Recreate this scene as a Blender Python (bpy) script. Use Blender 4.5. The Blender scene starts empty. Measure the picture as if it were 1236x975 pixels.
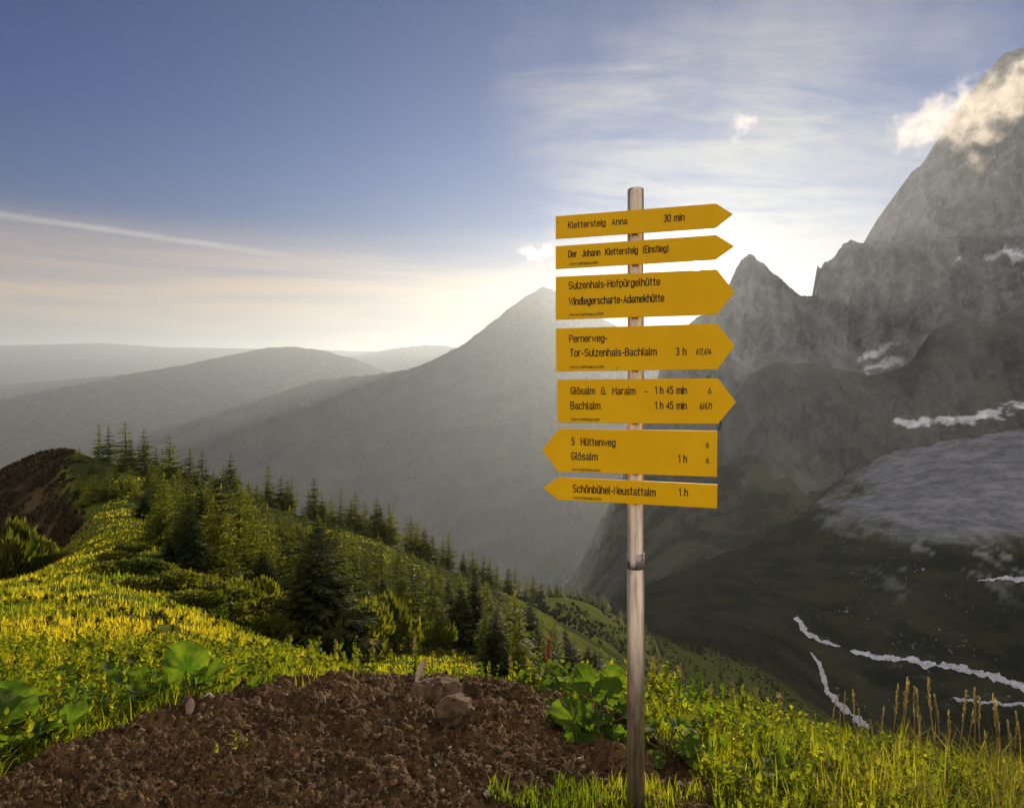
import bpy, bmesh, math, random
import numpy as np
from mathutils import Vector, Matrix

random.seed(7)
RNG = np.random.default_rng(7)
sc = bpy.context.scene
COL = sc.collection
R = math.radians

# ------------------------------------------------------------------ camera
F, CX, HY = 824.0, 618.0, 465.0          # focal length, centre column and horizon row of a 1236 x 975 picture
cam = bpy.data.cameras.new('camera')
cam.sensor_width = 36.0
cam.lens = 24.0
cam.shift_y = -(487.5 - HY) / 1236.0
cam.clip_start = 0.05
cam.clip_end = 120000.0
cam_o = bpy.data.objects.new('camera', cam)
cam_o.rotation_euler = (R(90), 0, 0)
COL.objects.link(cam_o)
sc.camera = cam_o

# ------------------------------------------------------------------ sun, sky, exposure
SUN_AZ, SUN_EL = math.atan2(841 - CX, F), None
SUN_EL = math.atan2(HY - 321.0, math.hypot(F, 841 - CX))
SUN_DIR = Vector((math.sin(SUN_AZ) * math.cos(SUN_EL), math.cos(SUN_AZ) * math.cos(SUN_EL), math.sin(SUN_EL)))
SUN_STRENGTH = 5.0
SKY_STRENGTH = 0.07
EXPOSURE = 0.7
HAZE_DENSITY = 0.42e-4
HAZE_G = 0.53

sun = bpy.data.lights.new('sun', 'SUN')
sun.energy = SUN_STRENGTH
sun.angle = R(0.5)
sun.color = (1.0, 0.86, 0.67)
sun_o = bpy.data.objects.new('sun', sun)
sun_o.rotation_euler = SUN_DIR.to_track_quat('Z', 'Y').to_euler()
sun_o.location = (0, 0, 30)
COL.objects.link(sun_o)

vs = sc.view_settings
vs.view_transform = 'Standard'
vs.look = 'None'
vs.gamma = 1.0
vs.use_curve_mapping = False
vs.exposure = EXPOSURE
sc.cycles.use_denoising = True
try:
    sc.cycles.denoiser = 'OPENIMAGEDENOISE'
except Exception:
    pass
sc.cycles.max_bounces = 6
sc.cycles.diffuse_bounces = 3
sc.cycles.transmission_bounces = 4
sc.cycles.volume_bounces = 0
sc.cycles.transparent_max_bounces = 12
sc.cycles.sample_clamp_indirect = 6.0


class NT:
    """small helper round a node tree"""
    def __init__(self, tree):
        self.t = tree
        tree.nodes.clear()

    def n(self, typ, **kw):
        nd = self.t.nodes.new(typ)
        for k, v in kw.items():
            setattr(nd, k, v)
        return nd

    def link(self, a, b):
        self.t.links.new(a, b)

    def _set(self, sock, v):
        if v is None:
            return
        if isinstance(v, bpy.types.NodeSocket):
            self.t.links.new(v, sock)
        else:
            sock.default_value = v

    def math(self, op, a, b=None, c=None, clamp=False):
        nd = self.n('ShaderNodeMath', operation=op, use_clamp=clamp)
        self._set(nd.inputs[0], a)
        self._set(nd.inputs[1], b)
        self._set(nd.inputs[2], c)
        return nd.outputs[0]

    def vmath(self, op, a, b=None):
        nd = self.n('ShaderNodeVectorMath', operation=op)
        self._set(nd.inputs[0], a)
        self._set(nd.inputs[1], b)
        return nd.outputs['Value'] if op in ('DOT_PRODUCT', 'LENGTH', 'DISTANCE') else nd.outputs[0]

    def mix(self, fac, a, b, blend='MIX'):
        nd = self.n('ShaderNodeMix', data_type='RGBA', blend_type=blend)
        nd.clamp_factor = True
        self._set(nd.inputs[0], fac)
        self._set(nd.inputs[6], a)
        self._set(nd.inputs[7], b)
        return nd.outputs[2]

    def noise(self, vec, scale, detail=5.0, rough=0.55, dist=0.0, dim='3D'):
        nd = self.n('ShaderNodeTexNoise', noise_dimensions=dim)
        self._set(nd.inputs['Vector'], vec)
        nd.inputs['Scale'].default_value = scale
        nd.inputs['Detail'].default_value = detail
        nd.inputs['Roughness'].default_value = rough
        nd.inputs['Distortion'].default_value = dist
        return nd.outputs[0]

    def smooth(self, v, lo, hi, a=0.0, b=1.0):
        nd = self.n('ShaderNodeMapRange', interpolation_type='SMOOTHSTEP')
        self._set(nd.inputs[0], v)
        self._set(nd.inputs[1], lo)
        self._set(nd.inputs[2], hi)
        self._set(nd.inputs[3], a)
        self._set(nd.inputs[4], b)
        return nd.outputs[0]

    def xyz(self, v):
        nd = self.n('ShaderNodeSeparateXYZ')
        self._set(nd.inputs[0], v)
        return nd.outputs

    def comb(self, x, y, z):
        nd = self.n('ShaderNodeCombineXYZ')
        for s, v in zip(nd.inputs, (x, y, z)):
            self._set(s, v)
        return nd.outputs[0]

    def attr(self, name):
        return self.n('ShaderNodeAttribute', attribute_name=name).outputs['Fac']


def C4(r, g, b):
    return (r, g, b, 1.0)


def direction(px, py):
    v = Vector(((px - CX) / F, 1.0, (HY - py) / F))
    return v.normalized()


world = bpy.data.worlds.new('World')
sc.world = world
world.use_nodes = True
w = NT(world.node_tree)
sky = w.n('ShaderNodeTexSky', sky_type='NISHITA')
sky.sun_disc = False
sky.sun_elevation = SUN_EL
sky.sun_rotation = SUN_AZ
sky.altitude = 1700
sky.air_density = 1.0
sky.dust_density = 0.25
sky.ozone_density = 3.0
tc = w.n('ShaderNodeTexCoord').outputs['Generated']
dirv = w.vmath('NORMALIZE', tc)
dx, dy, dz = w.xyz(dirv)
# a high layer of cirrus: the directions are carried on to a flat sheet far above
den = w.math('ADD', w.math('MAXIMUM', dz, 0.0), 0.10)
lay = w.comb(w.math('DIVIDE', dx, den), w.math('DIVIDE', dy, den), 0.0)
mp = w.n('ShaderNodeMapping')
w.link(lay, mp.inputs[0])
mp.inputs['Rotation'].default_value = (0, 0, R(-14))
mp.inputs['Scale'].default_value = (0.8, 2.2, 1.0)
wisp = w.noise(mp.outputs[0], 1.05, 9.0, 0.62, 0.7)
wisp2 = w.noise(mp.outputs[0], 3.1, 6.0, 0.6, 1.2)
wispy = w.math('ADD', w.math('MULTIPLY', wisp, 0.72), w.math('MULTIPLY', wisp2, 0.28))


def cone(px, py, inner, outer):
    d = w.vmath('DOT_PRODUCT', dirv, tuple(direction(px, py)))
    return w.smooth(d, math.cos(R(outer)), math.cos(R(inner)))


warp = w.n('ShaderNodeTexNoise', noise_dimensions='3D')
w.link(dirv, warp.inputs['Vector'])
warp.inputs['Scale'].default_value = 3.2
warp.inputs['Detail'].default_value = 4.0
wv = w.n('ShaderNodeVectorMath', operation='SCALE')
w.link(w.vmath('SUBTRACT', warp.outputs['Color'], (0.5, 0.5, 0.5)), wv.inputs[0])
wv.inputs['Scale'].default_value = 0.55
warped = w.vmath('NORMALIZE', w.vmath('ADD', dirv, wv.outputs[0]))
vd = w.vmath('DOT_PRODUCT', warped, tuple(direction(890, 235)))
veil_at = w.math('POWER', w.smooth(vd, math.cos(R(23)), math.cos(R(1))), 1.6)
veil = w.math('MULTIPLY', w.math('MULTIPLY', veil_at, w.smooth(wispy, 0.32, 0.70, 0.12, 1.0)), 0.84)
# cream bank of stratus low in the sky, to the side away from the sun
band = w.math('MULTIPLY', w.smooth(dz, 0.235, 0.13), w.smooth(dz, 0.02, 0.12, 0.12, 1.0))
mp2 = w.n('ShaderNodeMapping')
w.link(w.comb(w.math('ARCTAN2', dx, dy), w.math('MULTIPLY', dz, 1.0), 0.0), mp2.inputs[0])
mp2.inputs['Scale'].default_value = (2.2, 30.0, 1.0)
strat = w.noise(mp2.outputs[0], 1.0, 7.0, 0.58, 0.6)
band = w.math('MULTIPLY', band, w.smooth(strat, 0.25, 0.68, 0.35, 1.0))
band = w.math('MULTIPLY', band, 0.74)
# unseen broken cumulus, added behind the camera as fill light on the boards
fill_noise = w.noise(lay, 1.1, 8.0, 0.6, 0.2)
fill_cloud = w.math('MULTIPLY', w.smooth(fill_noise, 0.38, 0.56), w.smooth(dy, 0.25, -0.25))
fill_cloud = w.math('MULTIPLY', fill_cloud, w.smooth(dz, 0.0, 0.06))
# one straight vapour trail
pa, pb = direction(-60, 250), direction(300, 302)
nrm = pa.cross(pb).normalized()
across = w.math('ABSOLUTE', w.math('ADD', w.vmath('DOT_PRODUCT', dirv, tuple(nrm)), w.math('MULTIPLY', w.math('SUBTRACT', wisp2, 0.5), 0.008)))
mid = direction(90, 272)
trail = w.math('MULTIPLY', w.smooth(across, 0.0065, 0.0), w.smooth(w.vmath('DOT_PRODUCT', dirv, tuple(mid)), math.cos(R(17)), math.cos(R(8))))
trail = w.math('MULTIPLY', trail, w.smooth(wisp2, 0.2, 0.6, 0.25, 0.6))

sunang = w.vmath('DOT_PRODUCT', dirv, tuple(SUN_DIR))
base = sky.outputs[0]
# deepen the clear blue a little, as through clean mountain air
base = w.mix(1.0, base, w.mix(w.smooth(dz, 0.03, 0.36), C4(0.56, 0.42, 0.37), C4(0.0, 0.27, 0.58)), 'MULTIPLY')
near_sun = w.smooth(sunang, 0.80, 1.0)
cl_col = w.mix(near_sun, C4(3.5, 3.6, 3.8), C4(5.2, 5.0, 4.6))
c = w.mix(veil, base, cl_col)
c = w.mix(band, c, w.mix(near_sun, C4(5.9, 4.2, 2.8), C4(8.4, 6.4, 4.3)))
c = w.mix(trail, c, C4(4.6, 4.4, 4.2))
c = w.mix(fill_cloud, c, C4(16.0, 14.6, 12.8))
# the sun's own disc and the bright ring of scattered light close round it
disc = w.smooth(sunang, math.cos(R(0.42)), math.cos(R(0.27)))
aur = w.math('POWER', w.math('MAXIMUM', sunang, 0.0), 900.0)
aur2 = w.math('POWER', w.math('MAXIMUM', sunang, 0.0), 90.0)
glow = w.math('ADD', w.math('MULTIPLY', aur, 18.0), w.math('MULTIPLY', aur2, 0.9))
glow = w.math('ADD', glow, w.math('MULTIPLY', disc, 900.0))
g3 = w.n('ShaderNodeVectorMath', operation='SCALE')
g3.inputs[0].default_value = (1.0, 0.84, 0.56)
w.link(glow, g3.inputs['Scale'])
c = w.mix(1.0, c, g3.outputs[0], 'ADD')
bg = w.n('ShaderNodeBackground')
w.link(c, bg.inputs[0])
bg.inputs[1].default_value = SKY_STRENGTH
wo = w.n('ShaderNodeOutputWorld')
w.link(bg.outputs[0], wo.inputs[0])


# ------------------------------------------------------------------ helpers
def P(px, py, d):
    return np.array([(px - CX) / F * d, d, (HY - py) / F * d])


def _hash2(ix, iy, seed):
    h = (ix.astype(np.int64) * 374761393 + iy.astype(np.int64) * 668265263 + seed * 974711) & 0xFFFFFFFF
    h = ((h ^ (h >> 13)) * 1274126177) & 0xFFFFFFFF
    h = (h ^ (h >> 16)) & 0xFFFFFFFF
    return h.astype(np.float64) / 4294967295.0 * 2 * math.pi


def perlin(x, y, seed=0):
    x = np.asarray(x, float)
    y = np.asarray(y, float)
    x0 = np.floor(x)
    y0 = np.floor(y)
    fx, fy = x - x0, y - y0
    u = fx * fx * fx * (fx * (fx * 6 - 15) + 10)
    v = fy * fy * fy * (fy * (fy * 6 - 15) + 10)

    def g(ax, ay):
        a = _hash2(x0 + ax, y0 + ay, seed)
        return np.cos(a) * (fx - ax) + np.sin(a) * (fy - ay)
    return 1.5 * ((g(0, 0) * (1 - u) + g(1, 0) * u) * (1 - v) + (g(0, 1) * (1 - u) + g(1, 1) * u) * v)


def fbm(x, y, octaves=5, gain=0.5, seed=0, ridged=False):
    s, a, t = 0.0, 1.0, 0.0
    for k in range(octaves):
        nz = perlin(np.asarray(x) * 2.03 ** k + 17.3 * k, np.asarray(y) * 2.03 ** k - 9.1 * k, seed + k)
        s = s + a * ((1 - 2 * np.abs(nz)) if ridged else nz)
        t += a
        a *= gain
    return s / t


def sstep(x, a, b):
    t = np.clip((np.asarray(x, float) - a) / (b - a), 0, 1)
    return t * t * (3 - 2 * t)


def fast_mesh(name, verts, faces, mats, smooth=True, attrs=None, uv=None, midx=None):
    """mesh from numpy arrays; faces is one (n,k) array or a list of such arrays"""
    me = bpy.data.meshes.new(name)
    verts = np.asarray(verts, np.float32).reshape(-1, 3)
    fl = faces if isinstance(faces, list) else [faces]
    fl = [np.asarray(f, np.int32) for f in fl if len(f)]
    loops = np.concatenate([f.ravel() for f in fl])
    tot = np.concatenate([np.full(len(f), f.shape[1], np.int32) for f in fl])
    start = np.concatenate([[0], np.cumsum(tot)[:-1]]).astype(np.int32)
    me.vertices.add(len(verts))
    me.vertices.foreach_set('co', verts.ravel())
    me.loops.add(len(loops))
    me.loops.foreach_set('vertex_index', loops)
    me.polygons.add(len(tot))
    me.polygons.foreach_set('loop_start', start)
    if midx is not None:
        me.polygons.foreach_set('material_index', np.asarray(midx, np.int32))
    me.polygons.foreach_set('use_smooth', np.full(len(tot), smooth, bool))
    for k, v in (attrs or {}).items():
        at = me.attributes.new(k, 'FLOAT', 'POINT')
        at.data.foreach_set('value', np.asarray(v, np.float32).ravel())
    if uv is not None:
        ul = me.uv_layers.new(name='UVMap')
        ul.data.foreach_set('uv', np.asarray(uv, np.float32)[loops].ravel())
    me.update(calc_edges=True)
    me.validate()
    for m in (mats if isinstance(mats, (list, tuple)) else [mats]):
        me.materials.append(m)
    return me


def obj(name, me, parent=None, loc=(0, 0, 0), rot=(0, 0, 0)):
    o = bpy.data.objects.new(name, me)
    COL.objects.link(o)
    o.location = loc
    o.rotation_euler = rot
    if parent is not None:
        o.parent = parent
    return o


def tag(o, label=None, cat=None, group=None, kind=None):
    if label:
        o['label'] = label
    if cat:
        o['category'] = cat
    if group:
        o['group'] = group
    if kind:
        o['kind'] = kind
    return o


def grid_faces(nu, nv):
    i = np.arange(nu - 1)[:, None] * nv + np.arange(nv - 1)[None, :]
    return np.stack([i, i + nv, i + nv + 1, i + 1], -1).reshape(-1, 4)


def material(name):
    m = bpy.data.materials.new(name)
    m.use_nodes = True
    t = NT(m.node_tree)
    out = t.n('ShaderNodeOutputMaterial')
    return m, t, out


def principled(t, out, color, rough=0.9, metal=0.0, normal=None, spec=0.3):
    b = t.n('ShaderNodeBsdfPrincipled')
    t._set(b.inputs['Base Color'], color)
    t._set(b.inputs['Roughness'], rough)
    b.inputs['Metallic'].default_value = metal
    b.inputs['Specular IOR Level'].default_value = spec
    if normal is not None:
        t.link(normal, b.inputs['Normal'])
    if out is not None:
        t.link(b.outputs[0], out.inputs[0])
    return b


def bump(t, h, strength=0.5, dist=0.02):
    b = t.n('ShaderNodeBump')
    b.inputs['Strength'].default_value = strength
    b.inputs['Distance'].default_value = dist
    t.link(h, b.inputs['Height'])
    return b.outputs[0]


def leaf_material(name, c1, c2, trans, tfac=0.45, rough=0.55, scale=1.5, vein=False, rnd=True):
    """leaf or needle: diffuse, a weak gloss, and light let through from behind"""
    m, t, out = material(name)
    geo = t.n('ShaderNodeNewGeometry')
    pos = geo.outputs['Position']
    nz = t.noise(pos, scale, 3.0, 0.6)
    col = t.mix(t.smooth(nz, 0.32, 0.68), C4(*c1), C4(*c2))
    if rnd:
        isl = geo.outputs['Random Per Island']
        col = t.mix(1.0, col, t.mix(isl, C4(0.65, 0.68, 0.6), C4(1.35, 1.3, 1.3)), 'MULTIPLY')
    tcol = t.mix(1.0, col, C4(*trans), 'MULTIPLY')
    nrm = None
    if vein:
        uv = t.n('ShaderNodeUVMap').outputs[0]
        u, v, _ = t.xyz(uv)
        rib = t.math('ABSOLUTE', t.math('SINE', t.math('MULTIPLY', u, math.pi * 11)))
        rib = t.smooth(rib, 0.0, 0.16, 1.0, 0.0)
        sub = t.n('ShaderNodeTexVoronoi', feature='DISTANCE_TO_EDGE')
        sub.inputs['Scale'].default_value = 18
        t.link(t.comb(t.math('MULTIPLY', u, 2.2), v, 0.0), sub.inputs['Vector'])
        fine = t.smooth(sub.outputs[0], 0.0, 0.09, 1.0, 0.0)
        ve = t.math('MAXIMUM', t.math('MULTIPLY', rib, 0.9), t.math('MULTIPLY', fine, 0.45))
        col = t.mix(t.math('MULTIPLY', ve, 0.55), col, C4(c2[0] * 2.2, c2[1] * 2.0, c2[2] * 2.0))
        tcol = t.mix(t.math('MULTIPLY', ve, 0.5), tcol, C4(trans[0] * 0.02, trans[1] * 0.03, 0.005))
        spot = t.noise(pos, 60, 3.0, 0.7)
        col = t.mix(t.smooth(spot, 0.68, 0.78), col, C4(0.09, 0.06, 0.02))
        nrm = bump(t, ve, 0.5, 0.01)
    d = principled(t, None, col, rough, 0.0, nrm, 0.05 if vein else 0.03)
    tr = t.n('ShaderNodeBsdfTranslucent')
    t.link(tcol, tr.inputs[0])
    mx = t.n('ShaderNodeMixShader')
    mx.inputs[0].default_value = tfac
    t.link(d.outputs[0], mx.inputs[1])
    t.link(tr.outputs[0], mx.inputs[2])
    t.link(mx.outputs[0], out.inputs[0])
    return m


# ------------------------------------------------------------------ the ground: one sheet from underfoot to the valley head
CP = [
    # underfoot and the dirt bank                (column, row, distance): a world point each
    (-700, 1900, 0.6), (618, 2250, 0.6), (2000, 2300, 0.6),
    (-500, 1180, 1.6), (0, 1190, 1.6), (618, 1200, 1.6), (1236, 1235, 1.6), (1900, 1260, 1.6),
    (-400, 930, 2.6), (0, 935, 2.6), (300, 938, 2.6), (618, 945, 2.6), (1000, 960, 2.6), (1300, 1010, 2.6),
    (-200, 845, 3.8), (0, 850, 3.8), (200, 850, 3.7), (420, 833, 4.0), (600, 842, 4.0), (800, 868, 4.0), (1000, 915, 3.8), (1236, 965, 3.6), (1500, 1000, 3.6),
    (0, 812, 5.5), (200, 812, 5.2), (420, 824, 5.0), (600, 834, 5.2), (800, 850, 5.2), (1000, 915, 5.0), (1236, 985, 5.0), (1600, 1050, 5.0),
    # meadow on the ridge
    (-200, 790, 8), (0, 790, 8), (120, 788, 8), (300, 800, 8), (450, 824, 8), (620, 838, 8), (800, 862, 8), (1000, 950, 8), (1300, 1040, 8),
    (-200, 745, 14), (60, 738, 14), (200, 745, 14), (300, 772, 14), (420, 806, 14), (600, 845, 14), (800, 900, 14), (1000, 980, 14), (1300, 1060, 14),
    (-300, 760, 24), (-40, 712, 22), (60, 695, 24), (150, 692, 24), (240, 728, 24), (330, 772, 26), (420, 800, 26), (560, 815, 28), (750, 900, 28), (1000, 1000, 28),
    (-250, 800, 40), (-40, 745, 38), (30, 700, 36), (100, 665, 38), (170, 655, 38), (250, 690, 38), (340, 725, 40), (430, 765, 40), (560, 788, 42), (700, 830, 45), (900, 980, 45),
    (-100, 770, 60), (0, 735, 60), (75, 662, 60), (120, 628, 58), (180, 628, 60), (260, 655, 60), (360, 690, 62), (470, 725, 65), (600, 770, 68), (720, 812, 70), (900, 950, 70),
    (-150, 735, 88), (0, 700, 88), (55, 665, 90), (-150, 690, 97), (0, 640, 98), (60, 600, 99), (84, 612, 84), (110, 598, 85), (190, 598, 88), (300, 635, 90), (420, 672, 95), (540, 712, 100), (650, 760, 105), (740, 800, 110), (900, 920, 110),
    (-300, 690, 110), (-100, 630, 110), (0, 580, 110), (45, 557, 110), (85, 550, 110), (140, 562, 115), (240, 588, 120), (330, 613, 125), (430, 645, 135), (520, 680, 145), (610, 715, 155), (700, 758, 165), (760, 792, 170), (860, 900, 170),
    (-300, 760, 170), (0, 680, 170), (85, 650, 170), (240, 660, 180), (400, 700, 190), (520, 725, 205), (640, 725, 215), (690, 722, 220), (745, 752, 230), (800, 800, 240), (900, 850, 240), (1000, 930, 240),
    (0, 800, 300), (300, 800, 300), (500, 800, 320), (640, 745, 330), (720, 735, 330), (790, 765, 330), (900, 800, 330), (985, 860, 330), (1100, 920, 330), (1400, 950, 330),
    # valley floor and the scree at its head
    (-300, 850, 520), (300, 850, 520), (600, 800, 520), (800, 770, 520), (920, 780, 540), (1040, 860, 500), (1236, 840, 530), (1500, 840, 530), (2000, 900, 500),
    (-300, 840, 800), (300, 840, 800), (600, 795, 800), (790, 722, 800), (960, 738, 720), (1100, 708, 800), (1236, 705, 800), (1600, 690, 800), (2000, 700, 800),
    (300, 850, 1100), (600, 800, 1100), (800, 700, 1100), (950, 662, 1080), (1050, 646, 1060), (1236, 655, 1000), (1600, 610, 1050),
    (600, 800, 1500), (850, 670, 1500), (1000, 600, 1450), (1100, 565, 1500), (1236, 540, 1500), (1600, 490, 1500),
    (600, 800, 2000), (900, 655, 2000), (1080, 520, 1900), (1236, 496, 1900), (1600, 420, 1900), (1900, 420, 1900),
    (300, 860, 2500), (600, 810, 2500), (900, 655, 2500), (1236, 500, 2500), (1700, 470, 2500), (-300, 860, 2500), (2000, 500, 2500),
]


def far_d(d):
    d = np.asarray(d, float)
    return np.where(d > 400, 400 * (np.maximum(d, 400) / 400) ** 0.75, d)


cp = np.array(CP, float)
cp[:, 2] = far_d(cp[:, 2])
AS = 190.0


def tps_fit(p, v, lam=0.004):
    n = len(p)
    r = np.linalg.norm(p[:, None] - p[None], axis=-1)
    K = np.where(r > 0, r * r * np.log(r + 1e-12), 0) + lam * np.eye(n)
    A = np.zeros((n + 3, n + 3))
    A[:n, :n] = K
    A[:n, n] = 1
    A[:n, n + 1:] = p
    A[n:, :n] = A[:n, n:].T
    return np.linalg.solve(A, np.concatenate([v, np.zeros(3)]))


tp = np.stack([cp[:, 0] / AS, np.log2(cp[:, 2]) * 1.35], 1)
W = tps_fit(tp, cp[:, 1])


def rows_at(px, d):
    """row of the ground at a column and a distance"""
    q = np.stack([np.asarray(px, float).ravel() / AS, np.log2(np.asarray(d, float).ravel()) * 1.35], 1)
    out = np.empty(len(q))
    for i in range(0, len(q), 40000):
        r = np.linalg.norm(q[i:i + 40000, None] - tp[None], axis=-1)
        out[i:i + 40000] = (r * r * np.log(r + 1e-12)) @ W[:len(tp)] + W[len(tp)] + q[i:i + 40000] @ W[len(tp) + 1:]
    return out.reshape(np.shape(px))


pxs = np.concatenate([np.linspace(-900, -60, 60)[:-1], np.arange(-60, 1300, 3.2), np.linspace(1300, 2100, 60)])
ds = np.exp(np.arange(math.log(0.55), math.log(2500), 0.0135))
GX, GD = np.meshgrid(pxs, ds, indexing='ij')
# coarse fit, then bilinear refinement keeps this quick
cpx = np.linspace(-900, 2100, 260)
cds = np.exp(np.linspace(math.log(0.5), math.log(2600), 220))
CGX, CGD = np.meshgrid(cpx, cds, indexing='ij')
CR = rows_at(CGX, CGD)


def bilin(px, d):
    fx = np.clip((np.asarray(px, float) + 900) / 3000 * 259, 0, 258.999)
    fy = np.clip((np.log(d) - math.log(0.5)) / (math.log(2600) - math.log(0.5)) * 219, 0, 218.999)
    i, j = fx.astype(int), fy.astype(int)
    a, b = fx - i, fy - j
    return (CR[i, j] * (1 - a) + CR[i + 1, j] * a) * (1 - b) + (CR[i, j + 1] * (1 - a) + CR[i + 1, j + 1] * a) * b


def ground_z(X, Y):
    X = np.asarray(X, float)
    Y = np.asarray(Y, float)
    px = X / Y * F + CX
    z = (HY - bilin(px, Y)) / F * Y
    a1 = 0.035 * sstep(Y, 0.8, 3)
    z = z + a1 * fbm(X * 1.7, Y * 1.7, 4, 0.55, 3)
    z = z + 0.22 * sstep(Y, 5, 16) * fbm(X * 0.33, Y * 0.33, 4, 0.5, 11)
    z = z + 0.9 * sstep(Y, 25, 80) * fbm(X * 0.06, Y * 0.06, 5, 0.5, 21)
    z = z + 4.0 * sstep(Y, 200, 460) * fbm(X * 0.011, Y * 0.011, 6, 0.5, 31)
    z = z + 6.0 * sstep(Y, 700, 1100) * fbm(X * 0.006, Y * 0.004, 5, 0.55, 41)
    return z


GXX = (GX - CX) / F * GD
GZ = ground_z(GXX, GD)
GROW = HY - GZ / GD * F
RUNMIN = np.minimum.accumulate(GROW, axis=1)


def hit(px, py, dmin=0.6, dmax=2400):
    """the nearest visible ground point at a place in the view, or None"""
    i = int(np.clip(np.searchsorted(pxs, px), 0, len(pxs) - 1))
    col = RUNMIN[i]
    j = int(np.argmax(col <= py))
    if col[j] > py:
        return None
    d = ds[j]
    if j > 0 and GROW[i, j - 1] > py:
        a = (GROW[i, j - 1] - py) / max(GROW[i, j - 1] - GROW[i, j], 1e-6)
        d = ds[j - 1] + (ds[j] - ds[j - 1]) * min(a, 1)
    if d < dmin or d > dmax:
        return None
    X = (px - CX) / F * d
    return Vector((X, d, float(ground_z(X, d))))


# masks: where the dirt, the scree, the stream beds and the woods are
def dirt_mask(px, py):
    edge = np.interp(px, [-200, -60, 0, 90, 160, 230, 300, 420, 520, 600, 680, 760, 830, 862, 900, 950],
                     [1500, 985, 935, 893, 866, 845, 826, 812, 815, 820, 838, 868, 905, 960, 1400, 3000])
    return py - edge


STREAMS = [
    ([(958, 747), (966, 752), (972, 762), (984, 772), (1000, 777), (1014, 780)], 7, 3),
    ([(1026, 786), (1045, 791), (1062, 793), (1100, 797), (1130, 803), (1160, 807), (1200, 817), (1236, 830), (1290, 850)], 5, 9),
    ([(978, 788), (988, 800), (994, 818), (1000, 838), (1014, 852), (1034, 868), (1050, 880)], 4, 8),
    ([(1150, 842), (1180, 847), (1212, 850), (1250, 850)], 3, 4),
    ([(1180, 702), (1205, 698), (1236, 700), (1290, 702)], 3, 6),
]


def polydist(px, py, pts):
    best = np.full(np.shape(px), 1e9)
    tt = np.zeros(np.shape(px))
    n = len(pts) - 1
    for k in range(n):
        a, b = np.array(pts[k], float), np.array(pts[k + 1], float)
        ab = b - a
        t = np.clip(((px - a[0]) * ab[0] + (py - a[1]) * ab[1]) / (ab @ ab), 0, 1)
        # rows count more than columns: seen at a low angle the beds are wider than they look
        d = np.hypot(px - a[0] - t * ab[0], (py - a[1] - t * ab[1]))
        m = d < best
        best = np.where(m, d, best)
        tt = np.where(m, (k + t) / n, tt)
    return best, tt


nz1 = fbm(GXX * 0.02, GD * 0.012, 5, 0.55, 61)
nz2 = fbm(GXX * 0.09, GD * 0.05, 4, 0.55, 62)
far_edge = np.interp(GX, [700, 1030, 1080, 1150, 1236, 1500], [560, 640, 650, 654, 658, 660])
scree = sstep(far_edge + 26 * nz1 + 10 * nz2 - GROW, -8, 18) * sstep(GD, 690, 790) * sstep(GX + 130 * nz1 + 50 * nz2, 960, 1075)
scree = np.maximum(scree, 0.8 * sstep(nz1 + 0.5 * nz2, 0.18, 0.4) * sstep(GD, 600, 740) * sstep(GX, 1010, 1120))
wood = sstep(GD, 300, 420) * (1 - scree)
heath_shade = sstep(np.interp(GROW, [540, 560, 600, 640, 690, 720, 760], [90, 78, 84, 96, 40, 0, -60]) + 60 * nz2 - GX, -4, 12) * sstep(GD, 45, 62) * (1 - sstep(GD, 170, 200))

mg, t, out = material('hillside')
pos = t.n('ShaderNodeNewGeometry').outputs['Position']
near_n = t.noise(pos, 2.3, 6.0, 0.65)
mid_n = t.noise(pos, 0.12, 6.0, 0.6)
far_n = t.noise(pos, 0.02, 7.0, 0.62)
grass = t.mix(t.smooth(near_n, 0.3, 0.7), C4(0.040, 0.055, 0.010), C4(0.105, 0.108, 0.022))
grass = t.mix(t.smooth(mid_n, 0.45, 0.65), grass, C4(0.05, 0.062, 0.014))
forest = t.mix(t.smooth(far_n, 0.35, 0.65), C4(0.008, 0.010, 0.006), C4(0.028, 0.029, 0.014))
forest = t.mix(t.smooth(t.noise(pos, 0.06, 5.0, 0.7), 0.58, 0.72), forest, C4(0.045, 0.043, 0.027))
rmp = t.n('ShaderNodeMapping')
t.link(pos, rmp.inputs[0])
rmp.inputs['Rotation'].default_value = (0, 0, R(35))
rmp.inputs['Scale'].default_value = (0.75, 1.25, 1.0)
rock = t.mix(t.smooth(t.noise(rmp.outputs[0], 0.035, 10.0, 0.78, 0.4), 0.36, 0.64), C4(0.085, 0.089, 0.104), C4(0.205, 0.21, 0.235))
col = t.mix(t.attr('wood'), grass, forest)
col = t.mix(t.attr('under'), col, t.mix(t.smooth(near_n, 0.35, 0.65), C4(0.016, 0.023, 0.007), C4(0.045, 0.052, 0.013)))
col = t.mix(t.attr('heath_shade'), col, t.mix(t.smooth(mid_n, 0.35, 0.65), C4(0.022, 0.016, 0.009), C4(0.07, 0.048, 0.026)))  # brown heath, with the shade of the hill face darkened into it
col = t.mix(t.attr('scree'), col, rock)
soil = t.mix(near_n, C4(0.05, 0.03, 0.018), C4(0.11, 0.07, 0.045))
col = t.mix(t.attr('soil'), col, soil)
principled(t, out, col, 1.0, 0, bump(t, near_n, 0.6, 0.08), 0.0)
soilm = sstep(dirt_mask(GX, GROW), -6, 10) * (1 - sstep(GD, 6.0, 6.6))
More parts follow.
